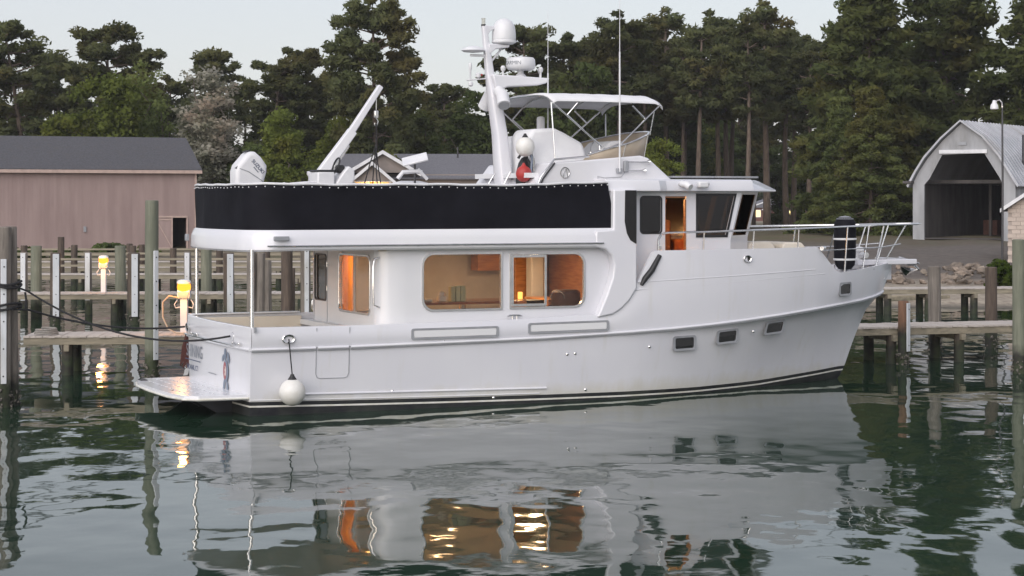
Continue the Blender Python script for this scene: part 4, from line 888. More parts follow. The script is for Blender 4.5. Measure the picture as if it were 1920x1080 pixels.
MB().box((2.61,-.75,2.36), (.03,.035,1.12)).build('window_mullion', 'steel', f3)
# saloon door seams, handle, grab rail
dr = MB().plate(rrect(.92,.95,1.80,3.0,.03), [rrect(.94,.97,1.78,2.98,.03)], 2.592, 2.606, 'x').build('saloon_door', 'grey_groove', Y)
MB().tube([(2.56,1.72,1.95),(2.53,1.72,1.9),(2.53,1.72,1.75),(2.56,1.72,1.7)], .014, 8).build('handle', 'steel', dr)
for z in (1.3,2.2,2.7): MB().cyl((2.585,.91,z-.05),(2.585,.91,z+.05),.012).build('hinge', 'steel', dr)
MB().tube([(2.66,-2.02,1.95),(2.52,-2.08,2.0),(2.50,-2.10,2.3),(2.50,-2.10,2.75),(2.54,-2.06,2.9),(2.66,-2.0,2.92)], .018, 8).build('grab_rail', 'steel', Y)
# moulded edge that ends the house side
for s in (-1, 1):
    MB().prism([(7.24,1.66),(7.30,1.80),(7.45,2.12),(7.58,2.46),(7.62,2.72),(7.56,2.92),(7.42,3.04),(7.20,3.09),(7.20,3.42),(7.60,3.44),(7.60,4.255),(8.14,4.255),(8.14,2.24),(7.96,1.98),(7.78,1.82),(7.59,1.71)], s*2.13, s*2.372).build('house_pillar', 'gelcoat', Y, angle=40, bevel=.035, seg=3)
# saloon inside: floor, furniture, lamps
MB().box((5.3,0,.92), (5.3,4.1,.05)).build('saloon_floor', 'teak', Y)
MB().box((5.35,0,3.055), (5.4,4.15,.03)).build('saloon_ceiling', 'cream', Y)
MB().box((8.0,0,2.0), (.06,4.1,2.1)).build('saloon_bulkhead', 'teak', Y)
MB().box((5.2,2.04,2.3), (4.2,.04,1.3)).build('window_blind', 'blind', Y); MB().box((4.9,1.99,1.35), (4.4,.1,.5)).build('port_locker', 'teak_red', Y)
MB().box((7.55,1.75,2.2), (.8,.5,1.7)).build('galley_cabinet', 'teak', Y, bevel=.01)
MB().box((6.75,1.80,2.72), (.9,.40,.46)).build('wall_cabinet', 'teak', Y, bevel=.01)
MB().box((7.42,1.05,2.0), (.30,.3,2.05)).build('grey_locker', 'blind', Y, bevel=.02); MB().box((7.35,.1,1.45), (.7,1.2,1.0)).build('galley_counter', 'teak', Y, bevel=.02)
MB().box((4.75,-1.2,1.98), (2.3,1.2,.05)).build('saloon_table', 'teak_red', Y, bevel=.01); MB().cyl((4.75,-1.2,.94),(4.75,-1.2,1.96),.07).build('table_leg', 'steel', Y)
for x, w, h_ in ((4.42,.10,.30),(4.53,.10,.31),(4.64,.12,.31)): MB().box((x,-1.45,2.005+h_/2), (w-.01,.16,h_)).build('book', 'book', Y, bevel=.01)
MB().box((4.2,-1.45,2.06), (.16,.14,.10)).build('tissue_box', 'cream', Y, bevel=.01); MB().ball((4.2,-1.45,2.15),(.07,.05,.06),10).build('tissue', 'cream', Y)
MB().box((3.80,-1.55,2.035), (.26,.2,.055)).build('folded_cloth', 'cream', Y, bevel=.02)
st_ = MB().lathe([(.02,0),(.26,.02),(.32,.12),(.30,.45),(.24,.50)], (7.08,-1.2,1.68), 18).build('barrel_chair', 'upholstery', Y); MB().cyl((7.08,-1.2,.94),(7.08,-1.2,1.70),.05).build('chair_stem', 'steel', st_)
MB().tube([(6.72+.16*math.cos(a),-1.55,2.02+.16*math.sin(a)) for a in np.linspace(0,math.pi,9)], .012, 6).build('chair_rail', 'steel', Y)
MB().box((6.35,-1.0,1.45), (.5,.5,1.05)).build('appliance', 'black', Y, bevel=.02); MB().box((6.02,-1.25,2.08), (.08,.08,.15)).build('lamp_shade', 'cabin_lamp', Y, bevel=.01); MB().box((6.02,-1.25,1.5), (.2,.2,1.0)).build('lamp_stand', 'teak', Y)
MB().loft([[(2.82+.025*math.sin(i*1.9),-.02+.9*i/24,z) for i in range(25)] for z in (1.62,3.0)], False, False).build('curtain', 'amber_curtain', Y, angle=60); MB().box((2.85,-1.6,2.3), (.05,.5,1.35)).build('curtain', 'blind', Y)
for x, y, z, e_ in ((3.35,.1,3.02,26),(4.9,.2,3.02,14),(6.7,-.2,3.02,28)):
    g = MB().box((x,y,3.033), (.5,.5,.014)).build('ceiling_lamp', 'cabin_lamp', Y)
    ld = bpy.data.lights.new('cabin_light', 'AREA'); ld.size = .45; ld.energy = e_; ld.color = (1.0,.68,.38) if x > 4 else (1.0,.50,.14);
    lo = bpy.data.objects.new('cabin_light', ld); col.objects.link(lo); lo.parent = Y; lo.location = (x,y,z)

# ---------------- boat deck with overhang and black screen
def deck_line(g, n=10):
    """plan outline of the boat deck at lateral growth g, starboard forward end round the stern to port forward end"""
    xs = [7.62,6,4.5,3,2,1.2]; pts = [(x,-2.33-g) for x in xs]
    for a in np.linspace(0,math.pi/2,9): pts.append((.72-(.80+g)*math.sin(a), -1.60-(.73+g)*math.cos(a)))
    for y in (-1.1,-.55,0,.55,1.1): pts.append((-.08-g-.14*(1-(y/1.6)**2), y))
    for a in np.linspace(math.pi/2,0,9): pts.append((.72-(.80+g)*math.sin(a), 1.60+(.73+g)*math.cos(a)))
    return pts+[(x,2.33+g) for x in reversed(xs)]
def zed(pts, z, droop=0): return [(x,y,z-(droop*smooth((.9-x)/1.0))) for x, y in pts]
MB().loft([zed(deck_line(-.22),3.07), zed(deck_line(.0),3.075,.02), zed(deck_line(.03),3.11,.02), zed(deck_line(.025),3.30,.0), zed(deck_line(-.03),3.44), zed(deck_line(-.06),3.47), zed(deck_line(-.4),3.475)]).build('boat_deck', 'gelcoat', Y, angle=40)
for s in (-1, 1):
    MB().tube([(x,s*2.395,3.17) for x in np.linspace(.28,7.36,12)], .019, 8).build('deck_grab_rail', 'steel', Y)
    mb = MB()
    for x in np.linspace(.35,7.3,8): mb.cyl((x,s*2.33,3.155),(x,s*2.40,3.165),.016)
    mb.build('rail_bracket', 'steel', Y)
def screen():
    base = deck_line(-.07); P = [(7.72,-2.26)]+base[1:-1]+[(7.72,2.26)]; Q = []
    # resample evenly so that the cloth can ripple
    V = [Vector((p[0],p[1],0)) for p in P]; acc = [0]
    for i in range(1,len(V)): acc.append(acc[-1]+(V[i]-V[i-1]).length)
    n = 220
    for i in range(n+1):
        d = acc[-1]*i/n; Q.append((float(np.interp(d,acc,[v.x for v in V])), float(np.interp(d,acc,[v.y for v in V])), d))
    rows = []
    for f in (0,.06,.3,.6,.9,1):
        row = []
        for x, y, d in Q:
            w = (.020*math.sin(d*2.1+f*2)*math.sin(d*.7)+.010*math.sin(d*5.3+1.7*math.sin(f*3))*math.sin(d*.43))*math.sin(math.pi*f)+.02*(f-.5)
            nx, ny = (0, 1 if y > 0 else -1) if x > .8 else (-1, 0)
            row.append((x-(.20*f if x > 7.5 else .0)*((x-7.5)/.22)+nx*w, y+ny*w, 3.43+.90*f+ (.06*smooth((x-5)/3) if f > .9 else 0) + .012*math.sin(d*1.3)*(1-f)+(.007*math.sin(d*7.0)+.006*math.sin(d*1.9) if f == 1 else 0)))
        rows.append(row)
    o = MB().loft(rows, False, False).build('deck_screen', 'navy_cloth', Y, angle=60)
    sd = o.modifiers.new('thickness', 'SOLIDIFY'); sd.thickness = .008
    top = rows[-1]; MB().tube([(p[0],p[1],p[2]+.012) for p in top[::3]], .024, 8).build('screen_rail', 'plastic_white', Y)
    mb = MB(); k = 0
    for p in top[2:-2:2]:
        n_ = Vector((0,-1 if p[1] < 0 else 1,0)) if p[0] > .8 else Vector((-1,0,0)); c = Vector(p)+n_*.014-Vector((0,0,.045)); mb.ball(c,.013,6)
    tag(mb.build('snap', 'plastic_white', o), kind='stuff')
    for k in (14,40,66,92,128,154,180,206):
        p = rows[0][k]; q = rows[-1][k]; MB().tube([(p[0]+(.09 if p[0] < 1.2 else 0), p[1]*.965, 3.47),(q[0]+(.09 if q[0] < 1.2 else 0), q[1]*.965, 4.33)], .016, 6).build('screen_stanchion', 'steel', Y)
        MB().loft([[(r_[k][0]-.0, r_[k][1]+(-.006 if r_[k][1] < 0 else .006), r_[k][2]) for r_ in rows], [(r_[k+1][0]-.0, r_[k+1][1]+(-.006 if r_[k+1][1] < 0 else .006), r_[k+1][2]) for r_ in rows]], False, False).build('screen_seam', 'navy_cloth', o, angle=60)
screen()
for x, y in ((-.02,-2.18),(.10,2.2)): MB().cyl((x+.06,y,1.6),(x+.06,y,3.1),.04).build('deck_post', 'steel', Y)
MB().box((.55,-2.41,3.31), (.30,.07,.09)).build('courtesy_lamp', 'plastic_grey', Y, bevel=.015); MB().box((-.17,1.75,3.27), (.06,.14,.14)).build('stern_lamp', 'plastic_grey', Y, bevel=.01)
MB().box((.05,-2.33,1.60), (.03,.13,.09)).build('name_plate', 'plastic_grey', Y)

# ---------------- pilothouse
PW = 1.76
win = [(9.90,3.30),(10.58,3.30),(10.80,4.13),(9.90,4.13)]
door_o = [(9.10,2.36),(9.63,2.36),(9.63,4.12),(9.10,4.12)]
sidep = [(8.16,2.25),(10.70,2.25),(10.70,3.18),(10.98,4.24),(8.16,4.24)]
MB().plate(sidep, [win, door_o], -PW, -PW+.06).build('pilothouse_side', 'gelcoat', Y, angle=30); MB().plate(sidep, [], PW-.06, PW).build('pilothouse_side', 'gelcoat', Y, angle=30)
fw = ring = MB().plate([(9.86,3.25),(10.62,3.25),(10.85,4.18),(9.86,4.18)], [win], -PW-.015, -PW+.01).build('window_frame', 'black', Y); MB().prism(win, -PW+.02, -PW+.03).build('pane', 'dark_glass', fw, angle=0)
# slid-back door with its own window
dp = rrect(8.36,2.40,9.07,4.22,.03); dwin = rrect(8.50,3.36,8.97,4.10,.07)
dd = MB().plate(dp, [dwin], -PW-.10, -PW-.055).build('side_door', 'gelcoat', Y, bevel=.008); MB().prism(dwin, -PW-.085, -PW-.075).build('pane', 'dark_glass', dd, angle=0)
MB().plate(rrect(8.47,3.33,9.0,4.13,.09), [dwin], -PW-.108, -PW-.098).build('door_window_seal', 'black', dd); MB().box((8.93,-PW-.12,3.0), (.05,.04,.16)).build('door_latch', 'steel', dd)
MB().prism([(7.86,4.24),(7.85,3.6),(7.90,3.36),(7.98,3.22),(8.10,3.15),(8.12,3.15),(8.12,4.24)], -2.382, -2.377).build('dark_quarter_light', 'dark_glass', Y, angle=0)
MB().prism([(7.86,4.24),(7.85,3.6),(7.90,3.36),(7.98,3.22),(8.10,3.15),(8.12,3.15),(8.12,4.24)], -2.3765, -2.373).build('quarter_light_backing', 'black', Y, angle=0)
MB().box((8.13,-1.94,3.2), (.03,.36,2.0)).build('side_return', 'gelcoat', Y)
# quarter and front windows leaning forward at the top
def quad_panel(A, B, Cc, Dd, parent, nm='front_panel'):
    A, B, Cc, Dd = map(Vector, (A,B,Cc,Dd)); n_ = (B-A).cross(Dd-A).normalized()
    P = lambda u, v: (A*(1-u)+B*u)*(1-v)+(Dd*(1-u)+Cc*u)*v
    mb = MB(); out = [P(0,0),P(1,0),P(1,1),P(0,1)]; inn = [P(.09,.06),P(.91,.06),P(.91,.92),P(.09,.92)]
    for th in (0,): mb.add(out+inn+[p-n_*.05 for p in out]+[p-n_*.05 for p in inn], [(0,1,5,4),(1,2,6,5),(2,3,7,6),(3,0,4,7),(8,9,13,12)[::-1],(9,10,14,13)[::-1],(10,11,15,14)[::-1],(11,8,12,15)[::-1],(4,5,13,12),(5,6,14,13),(6,7,15,14),(7,4,12,15),(0,1,9,8),(1,2,10,9),(2,3,11,10),(3,0,8,11)])
    o = mb.build(nm, 'gelcoat', parent, angle=30); q = [p-n_*.025 for p in inn]; MB().add(q, [(0,1,2,3)]).build('pane', 'tinted_glass', o, angle=0)
zq0, zq1 = 3.22, 4.24
for s in (-1, 1):
    a, b, c, d = (10.70,s*PW,zq0),(11.66,s*.86,zq0),(11.94,s*.86,zq1),(10.98,s*PW,zq1)
    quad_panel(a,b,c,d,Y,'quarter_window') if s < 0 else quad_panel(b,a,d,c,Y,'quarter_window')
    MB().loft([[(10.70,s*PW,2.25),(11.66,s*.86,2.25)],[(10.70,s*PW,zq0),(11.66,s*.86,zq0)]], False, False).build('lower_front', 'gelcoat', Y)
for k in range(3):
    y0 = -.86+k*1.72/3; y1 = y0+1.72/3; quad_panel((11.66,y0,zq0),(11.66,y1,zq0),(11.94,y1,zq1),(11.94,y0,zq1),Y,'front_window')
MB().loft([[(11.66,-.86,2.25),(11.66,.86,2.25)],[(11.66,-.86,zq0),(11.66,.86,zq0)]], False, False).build('lower_front', 'gelcoat', Y)
# roof with forward visor
def roofline(g, nose): return [(7.52,-2.24-g),(8.75,-2.24-g),(9.05,-1.98-g),(11.2,-1.90-g),(11.55+nose,-1.70-g),(12.25+nose,-1.0-g*.5),(12.42+nose,0),(12.25+nose,1.0+g*.5),(11.55+nose,1.70+g),(11.2,1.90+g),(9.05,1.98+g),(8.75,2.24+g),(7.52,2.24+g)]
MB().loft([zed(roofline(-.05,.0),4.215), zed(roofline(.0,.05),4.225), zed(roofline(.0,.04),4.265), zed(roofline(-.07,-.38),4.45), zed(roofline(-.12,-.46),4.475)]).build('pilothouse_roof', 'gelcoat', Y, angle=28, bevel=.01)
for x, w in ((9.95,1.0),(11.05,1.0)): MB().box((x,-.75,4.53), (w,1.5,.04)).build('solar_panel', 'plastic_grey', Y, bevel=.008)
for x in (9.9,10.9): MB().box((x,-1.72,4.478), (.55,.1,.012)).build('roof_vent', 'black', Y)
h_ = MB().tube([(9.36,-2.03,4.38),(9.42,-2.14,4.36),(9.46,-2.24,4.30)], [.07,.075,.075], 12).build('searchlight', 'plastic_white', Y); MB().cyl((9.36,-1.93,4.36),(9.40,-2.08,4.42),.03).build('bracket', 'steel', h_)
c_ = MB().box((9.86,-2.05,4.36), (.24,.14,.13)).build('camera_housing', 'plastic_white', Y, bevel=.03); MB().cyl((9.97,-2.07,4.37),(9.985,-2.07,4.37),.04).build('lens', 'black', c_)
# pilothouse inside
MB().box((9.9,0,2.38), (3.4,3.4,.05)).build('pilothouse_floor', 'teak', Y); MB().box((9.9,1.66,3.2), (3.0,.05,1.7)).build('port_panelling', 'teak', Y); MB().box((8.25,0,3.2), (.05,3.4,1.7)).build('aft_panelling', 'teak', Y)
MB().box((10.95,0,3.0), (.7,1.7,.35)).build('dashboard', 'teak_red', Y, bevel=.03); MB().box((10.2,.7,3.0), (.55,.6,1.2)).build('helm_chair', 'upholstery', Y, bevel=.06)
MB().tube([(10.7,.1+.25*math.cos(a),3.05+.25*math.sin(a)) for a in np.linspace(0,6.28,24)], .015, 6).build('helm_wheel', 'teak', Y); MB().box((9.95,-1.60,3.42), (.16,.12,.22)).build('thermos', 'plastic_white', Y, bevel=.03)
MB().box((9.36,-PW+.02,4.10), (.5,.02,.03)).build('door_head_trim', 'teak', Y); MB().box((9.61,-PW+.03,3.2), (.03,.06,1.7)).build('door_jamb', 'teak', Y); MB().box((9.12,-PW+.03,3.2), (.03,.06,1.7)).build('door_jamb', 'teak', Y)
MB().lathe([(.07,0),(.08,.02),(.08,.04)], (9.4,-.3,4.17), 14).build('ceiling_lamp', 'cabin_lamp', Y)
ld = bpy.data.lights.new('cabin_light', 'POINT'); ld.energy = 85; ld.color = (1.0,.50,.16); ld.shadow_soft_size = .1
lo = bpy.data.objects.new('cabin_light', ld); col.objects.link(lo); lo.parent = Y; lo.location = (9.4,-.3,4.05)

# ---------------- flybridge
fly = [(5.9,3.46),(6.24,4.39),(6.56,4.80),(8.62,4.97),(8.80,4.92),(9.36,4.47),(9.36,4.40),(7.55,4.40),(7.55,3.46)]
MB().prism(fly, -1.62, 1.62).build('flybridge_coaming', 'gelcoat', Y, angle=30, bevel=.05, seg=3)
MB().tube([(6.02,-1.66,3.9),(6.30,-1.66,4.52),(6.60,-1.66,4.87),(7.42,-1.60,4.94)], .022, 8).build('coaming_rail', 'steel', Y); MB().tube([(6.08,-1.64,3.9),(6.36,-1.64,4.48),(6.62,-1.64,4.80)], .018, 8).build('coaming_seal', 'black', Y)
lg = MB().tube([(6.86+.10*math.cos(a),-1.632,4.60+.11*math.sin(a)) for a in np.linspace(0,6.28,22)], .011, 6).build('builder_badge', 'steel', Y)
for pts in ([(6.80,4.52),(6.86,4.66),(6.89,4.68),(6.92,4.53)],[(6.86,4.64),(6.84,4.60),(6.83,4.51)]): MB().tube([(x,-1.632,z) for x, z in pts], .009, 6).build('badge_stroke', 'steel', lg)
hn = MB().box((8.24,-1.68,4.74), (.10,.08,.24)).build('air_horn', 'plastic_grey', Y, bevel=.02)
for z, L in ((4.83,.52),(4.65,.42)): MB().lathe([(.018,0),(.016,L*.6),(.022,L*.85),(.055,L)], (8.26,-1.70,z), 12, M=Matrix.Rotation(R(90),3,'Y')).build('trumpet', 'steel', hn)
MB().tube([(8.24,-1.645,4.62),(8.15,-1.64,4.52),(7.75,-1.64,4.50),(7.6,-1.64,4.53),(7.62,-1.64,4.42)], .006, 5).build('horn_cable', 'plastic_grey', Y)
def whip(x, y, z0, z1, zm):
    o = MB().cyl((x,y,z0),(x,y,zm),.020,.017,8).build('whip_antenna', 'plastic_white', Y); MB().cyl((x,y,zm),(x,y,z1),.009,.004,6).build('tip', 'plastic_white', o); MB().box((x,y+.03,z0+.02), (.12,.08,.10)).build('mount', 'plastic_grey', o, bevel=.01)
whip(8.09,-1.69,4.63,8.9,7.12); whip(7.9,1.4,4.85,8.22,6.85)
# windscreen and its rail
plan = [(7.45,-1.50),(7.9,-1.50),(8.35,-1.46),(8.75,-1.30),(9.10,-1.02),(9.36,-.62),(9.48,-.2),(9.5,.2),(9.36,.62),(9.10,1.02),(8.75,1.30),(8.35,1.46),(7.9,1.50),(7.45,1.50)]
ztop_ = [4.97,5.10,5.20,5.32,5.42,5.49,5.51,5.51,5.49,5.42,5.32,5.20,5.10,4.97]
wsn = MB().loft([[(x*.985,y*.985,4.86) for x, y in plan], [(x,y,z) for (x, y), z in zip(plan, ztop_)]], False, False).build('windscreen', 'vinyl_tan', Y, angle=50)
sd = wsn.modifiers.new('thickness', 'SOLIDIFY'); sd.thickness = .01
MB().tube([(x,y,z+.01) for (x, y), z in zip(plan, ztop_)], .020, 8).build('windscreen_rail', 'steel', wsn)
for i in (2,4): (x, y), z = plan[i], ztop_[i]; MB().tube([(x*.99,y*.99,4.88),(x,y,z)], .012, 6).build('windscreen_post', 'steel', wsn)
# bimini top on its frame
def bimini():
    rows = []
    for i in range(17):
        x = 6.62+2.62*i/16; row = []
        for j in range(25):
            v = -1+2*j/24; z = 6.09+.20*(1-abs(v)**5)-.03*((x-7.6)/2)**2+.008*math.sin(i*2.2)*(1-v*v)
            if i in (0,16) : z -= .05*(1 if i else 1)
            row.append((x+(.05 if i == 0 else 0), v*1.42, z))
        rows.append(row)
    front = [(p[0]+.02, p[1], p[2]-.08) for p in rows[-1]]; rows.append(front)
    o = MB().loft(rows, False, False).build('bimini_top', 'canvas', Y, angle=50); sd = o.modifiers.new('thickness', 'SOLIDIFY'); sd.thickness = .012
    for s in (-1, 1):
        y = s*1.38
        for a, b in (((6.66,6.06),(6.71,4.90)),((6.66,6.08),(7.90,5.06)),((9.18,6.02),(8.24,5.22)),((8.24,5.22),(7.62,4.96)),((7.31,6.10),(7.03,5.80)),((7.03,5.80),(7.40,5.50)),((8.55,6.02),(8.86,5.74))):
            MB().cyl((a[0],y,a[1]),(b[0],y*(1.06 if b[1] < 5.3 else 1),b[1]),.017,n=8).build('frame_tube', 'steel', o)
    for x in (6.68,7.31,8.55,9.2): MB().tube([(x,y,6.05+.19*(1-abs(y/1.42)**5)-.03*((x-7.6)/2)**2) for y in np.linspace(-1.38,1.38,13)], .015, 6).build('bow_tube', 'steel', o)
    for y in (1.15,-1.15): MB().cyl((9.2,y,5.95),(9.15,y*.9,5.42),.014,n=8).build('front_strut', 'steel', o)
bimini()
# covered helm seats
def soft(poly, y0, y1, name, m, bev=.08):
    o = MB().prism(poly, y0, y1).build(name, m, Y, angle=60, bevel=bev, seg=4); return o
soft([(6.42,4.45),(6.40,5.35),(6.50,5.52),(7.00,5.55),(7.22,5.46),(7.66,5.24),(7.76,4.95),(7.80,4.5)], -.85, .1, 'seat_cover', 'canvas'); soft([(6.55,4.45),(6.6,5.3),(6.75,5.42),(7.2,5.42),(7.35,5.2),(7.4,4.5)], .35, 1.15, 'seat_cover', 'canvas')
MB().box((7.35,.6,5.4), (.16,.16,.9)).build('seat_post_cover', 'canvas', Y, bevel=.05); soft([(8.1,4.9),(8.5,5.3),(8.75,5.32),(9.0,5.1),(9.0,4.9)], -.5, .6, 'console_cover', 'canvas', .06)
MB().tube([(7.92,-.9+.22*math.cos(a),5.06+.22*math.sin(a)) for a in np.linspace(0,6.28,24)], .014, 6).build('fly_helm_wheel', 'steel', Y)
MB().box((6.9,0,4.55), (1.6,2.6,.1)).build('flybridge_sole', 'gelcoat_dull', Y)
# ---------------- mast
def oval(cx, cz, wx, wy, n=20): return [(cx+wx/2*math.copysign(abs(math.cos(a))**.5,math.cos(a)), wy/2*math.copysign(abs(math.sin(a))**.5,math.sin(a)), cz) for a in np.linspace(0,2*math.pi,n+1)[:-1]]
mast = MB().loft([oval(6.20,3.47,.34,.48),oval(6.20,4.4,.31,.45),oval(6.11,5.43,.28,.36),oval(6.01,6.05,.26,.32),oval(5.95,6.42,.24,.26),oval(5.88,6.70,.18,.17),oval(5.82,7.2,.14,.14),oval(5.76,7.66,.11,.11),oval(5.75,7.70,.10,.10)]).build('mast', 'gelcoat', Y, angle=45)
def wing(pts, y0, y1, nm, par=mast, m='gelcoat', bev=.03): return MB().prism(pts, y0, y1).build(nm, m, par, angle=50, bevel=bev, seg=3)
wing([(5.85,6.68),(7.18,6.63),(7.10,6.52),(6.9,6.47),(6.2,6.42),(5.95,6.30)], -.24, .24, 'radar_arm'); wing([(5.80,7.33),(6.30,7.32),(6.28,7.26),(5.98,7.22),(5.86,7.12)], -.12, .12, 'dome_arm', bev=.02)
wing([(5.74,7.72),(6.04,7.70),(6.02,7.66),(5.88,7.60),(5.80,7.48)], -.05, .05, 'top_arm', bev=.015); MB().cyl((6.18,0,7.27),(5.92,0,6.96),.022).build('dome_strut', 'plastic_white', mast)
MB().lathe([(.045,0),(.05,.02),(.04,.03),(.04,.13),(.05,.14),(.045,.16)], (5.74,0,7.71), 14).build('masthead_light', 'clear_vinyl', mast); MB().cyl((5.74,0,7.70),(5.74,0,7.74),.05).build('masthead_base', 'dark_metal', mast)
MB().lathe([(.02,0),(.20,.0),(.245,.03),(.255,.12),(.25,.25),(.23,.38),(.17,.48),(.08,.535),(.01,.545)], (6.21,0,7.335), 28).build('satellite_dome', 'plastic_white', mast, angle=60); MB().lathe([(.245,0),(.259,.01),(.259,.05),(.25,.06)], (6.21,0,7.36), 28).build('dome_band', 'gelcoat_dull', mast)
rd = MB().lathe([(.02,0),(.26,.0),(.305,.04),(.315,.10),(.305,.22),(.27,.26),(.05,.285),(.01,.285)], (6.60,0,6.80), 32).build('radar_scanner', 'plastic_white', mast, angle=50)
MB().lathe([(.13,0),(.10,.03),(.06,.08),(.07,.14)], (6.60,0,6.66), 16).build('radar_foot', 'plastic_white', mast)
tx = text('GARMIN', .115, 'letter_grey', rd, (6.60,0,6.935), (0,0,0), .003, bend=.313); tx.rotation_euler = (R(90), 0, R(-62))
for c in ((5.47,.0,6.56),): 
    MB().tube([(5.80,0,6.60),(5.36,0,6.55)], .016, 6).build('sensor_arm', 'plastic_white', mast); MB().lathe([(.018,0),(.02,.2),(.035,.24),(.035,.33),(.02,.36)], (5.44,0,6.56), 12).build('wind_sensor', 'plastic_white', mast); MB().lathe([(.02,0),(.05,.03),(.05,.08),(.02,.11)], (5.45,0,6.42), 12).build('deck_lamp', 'plastic_white', mast)
    MB().lathe([(.02,0),(.055,.03),(.055,.09),(.02,.12)], (5.62,0,6.60), 12).build('red_sector_lamp', 'plastic_white', mast); MB().ball((5.68,-.05,6.67),.022,8).build('red_glint', 'buoy_red', mast)
MB().lathe([(.005,0),(.20,.02),(.25,.05),(.20,.10),(.08,.14),(.01,.145)], (5.50,.0,7.13), 20).build('tv_antenna', 'plastic_white', mast); MB().box((5.60,0,7.08), (.32,.06,.05)).build('tv_bracket', 'plastic_white', mast)
for x, y in ((6.12,-.16),(7.02,-.1),(7.10,.1)): MB().lathe([(.02,0),(.02,.10),(.05,.14),(.055,.19),(.03,.23)], (x,y,6.64), 12).build('gps_mushroom', 'plastic_white', mast)
for s in (-1, 1): MB().tube([(5.98,s*.20,6.36),(6.02,s*.36,6.22),(5.98,s*.52,6.02)], [.10,.135,.14], 16).build('loudhailer', 'plastic_white', mast); MB().cyl((5.99,s*.50,6.04),(5.975,s*.535,6.00),.115,n=16).build('loudhailer_mouth', 'plastic_grey', mast)
MB().box((6.02,-.19,6.56), (.09,.02,.05)).build('mast_vent', 'plastic_grey', mast)
MB().tube([(5.55,-.9,3.5),(5.80,-.9,4.35),(5.95,-.9,4.62)], .022, 8).build('ladder_rail', 'steel', Y); MB().tube([(5.35,-.55,3.5),(5.60,-.55,4.35),(5.78,-.5,4.60)], .022, 8).build('ladder_rail', 'steel', Y)
MB().tube([(6.44,-1.0,3.47),(6.44,-1.0,4.9),(6.40,-1.0,4.98),(6.30,-1.0,5.0),(6.18,-1.0,4.98)], .022, 8).build('boarding_rail', 'steel', Y)
# ---------------- bow rails, pulpit, anchor gear
def RY(x): return max(0.0, BS(min(x,16.07))-.14)
railx = [8.95,9.6,10.4,11.2,12,12.8,13.5,14.2,14.8,15.4]
rz_ = lambda x: lerp(x,[8.9,16.8],[3.36,3.49])
for s in (-1, 1):
    top = [(8.74,s*(RY(8.74)),2.98),(8.75,s*RY(8.75),3.22),(8.82,s*RY(8.8),3.33),(8.95,s*RY(9),3.36)]+[(x,s*RY(x),rz_(x)) for x in railx[1:]]+[(15.9,s*.50,3.475),(16.45,s*.36,3.485),(16.72,s*.18,3.49),(16.77,0,3.49)]
    MB().tube(top, .024, 8).build('bow_rail', 'steel', Y)
    mid = [(13.1,s*(RY(13.1)),2.93),(13.9,s*RY(13.9),2.94),(14.6,s*RY(14.6),2.95),(15.3,s*.70,2.97),(16.0,s*.42,3.03)]; MB().tube(mid, .014, 8).build('bow_mid_rail', 'steel', Y)
    for (xb, zb), xt in (((9.85,2.98),9.87),((11.15,2.99),11.18),((12.45,3.0),12.48),((14.0,2.44),14.12),((14.72,2.50),14.98),((15.30,2.54),15.65),((15.72,2.58),16.15)):
        MB().cyl((xb,s*max(.12,RY(xb)),zb),(xt,s*(RY(xt) if xt < 15.5 else lerp(xt,[15.4,15.9,16.45],[RY(15.4),.50,.36])),rz_(xt)),.018,n=8).build('stanchion', 'steel', Y)
pp = MB().prism([(14.9,-.30),(16.1,-.24),(16.62,-.20),(16.68,0),(16.62,.20),(16.1,.24),(14.9,.30)], 2.55, 2.67, 'z').build('bow_pulpit', 'gelcoat', Y, bevel=.02)
an = MB().tube([(15.6,0,2.70),(16.4,0,2.66),(16.72,0,2.50),(16.80,0,2.42)], .028, 8).build('anchor', 'steel', Y); MB().add([(16.80,0,2.42),(16.42,-.20,2.38),(16.30,0,2.50),(16.42,.20,2.38),(16.45,0,2.28)], [(0,1,2),(0,2,3),(0,4,1),(0,3,4),(1,4,2),(2,4,3)]).build('fluke', 'steel', an); MB().cyl((16.62,-.12,2.55),(16.62,.12,2.55),.045).build('bow_roller', 'plastic_grey', pp)
MB().tube([(16.2,-.08,2.72),(16.75,-.10,2.56)], .018, 8).build('roller_cheek', 'steel', pp)
wl = MB().lathe([(.16,0),(.16,.12),(.10,.16),(.085,.28),(.12,.33),(.10,.40),(.03,.42)], (15.15,0,2.55), 18).build('windlass', 'plastic_white', Y, angle=45); MB().cyl((15.15,-.30,2.78),(15.15,-.10,2.78),.07,.09).build('gypsy', 'steel', wl); MB().cyl((15.15,.10,2.78),(15.15,.28,2.78),.09,.07).build('gypsy', 'steel', wl)
MB().box((14.5,0,2.40), (1.6,1.1,.12)).build('foredeck_step', 'gelcoat', Y, bevel=.03)
for x in (14.55,14.95): MB().box((x,-.72,2.475), (.22,.05,.01)).build('deck_scupper', 'black', Y)
for x0, x1, z in ((11.75,12.45,3.12),(12.62,13.25,3.10)): MB().prism([(x0,2.4),(x0,z-.06),(x0+.08,z),(x1-.12,z),(x1,z-.12),(x1,2.4)], -.75, .75).build('foredeck_seat', 'cream', Y, bevel=.04)
MB().cyl((13.02,-1.72,2.99),(13.12,-1.66,2.99),.05).build('bow_fairlead', 'steel', Y)
MB().tube([(8.70,-2.30,2.90),(8.50,-2.33,2.60),(8.33,-2.34,2.42),(8.25,-2.35,2.30)], [.05,.065,.06,.035], 10).build('rail_cover', 'black', Y)
for x, z in ((8.0,1.95),(7.98,2.62)): MB().box((x,-WL-.012,z), (.10,.02,.08)).build('wall_socket', 'plastic_grey', Y, bevel=.006)
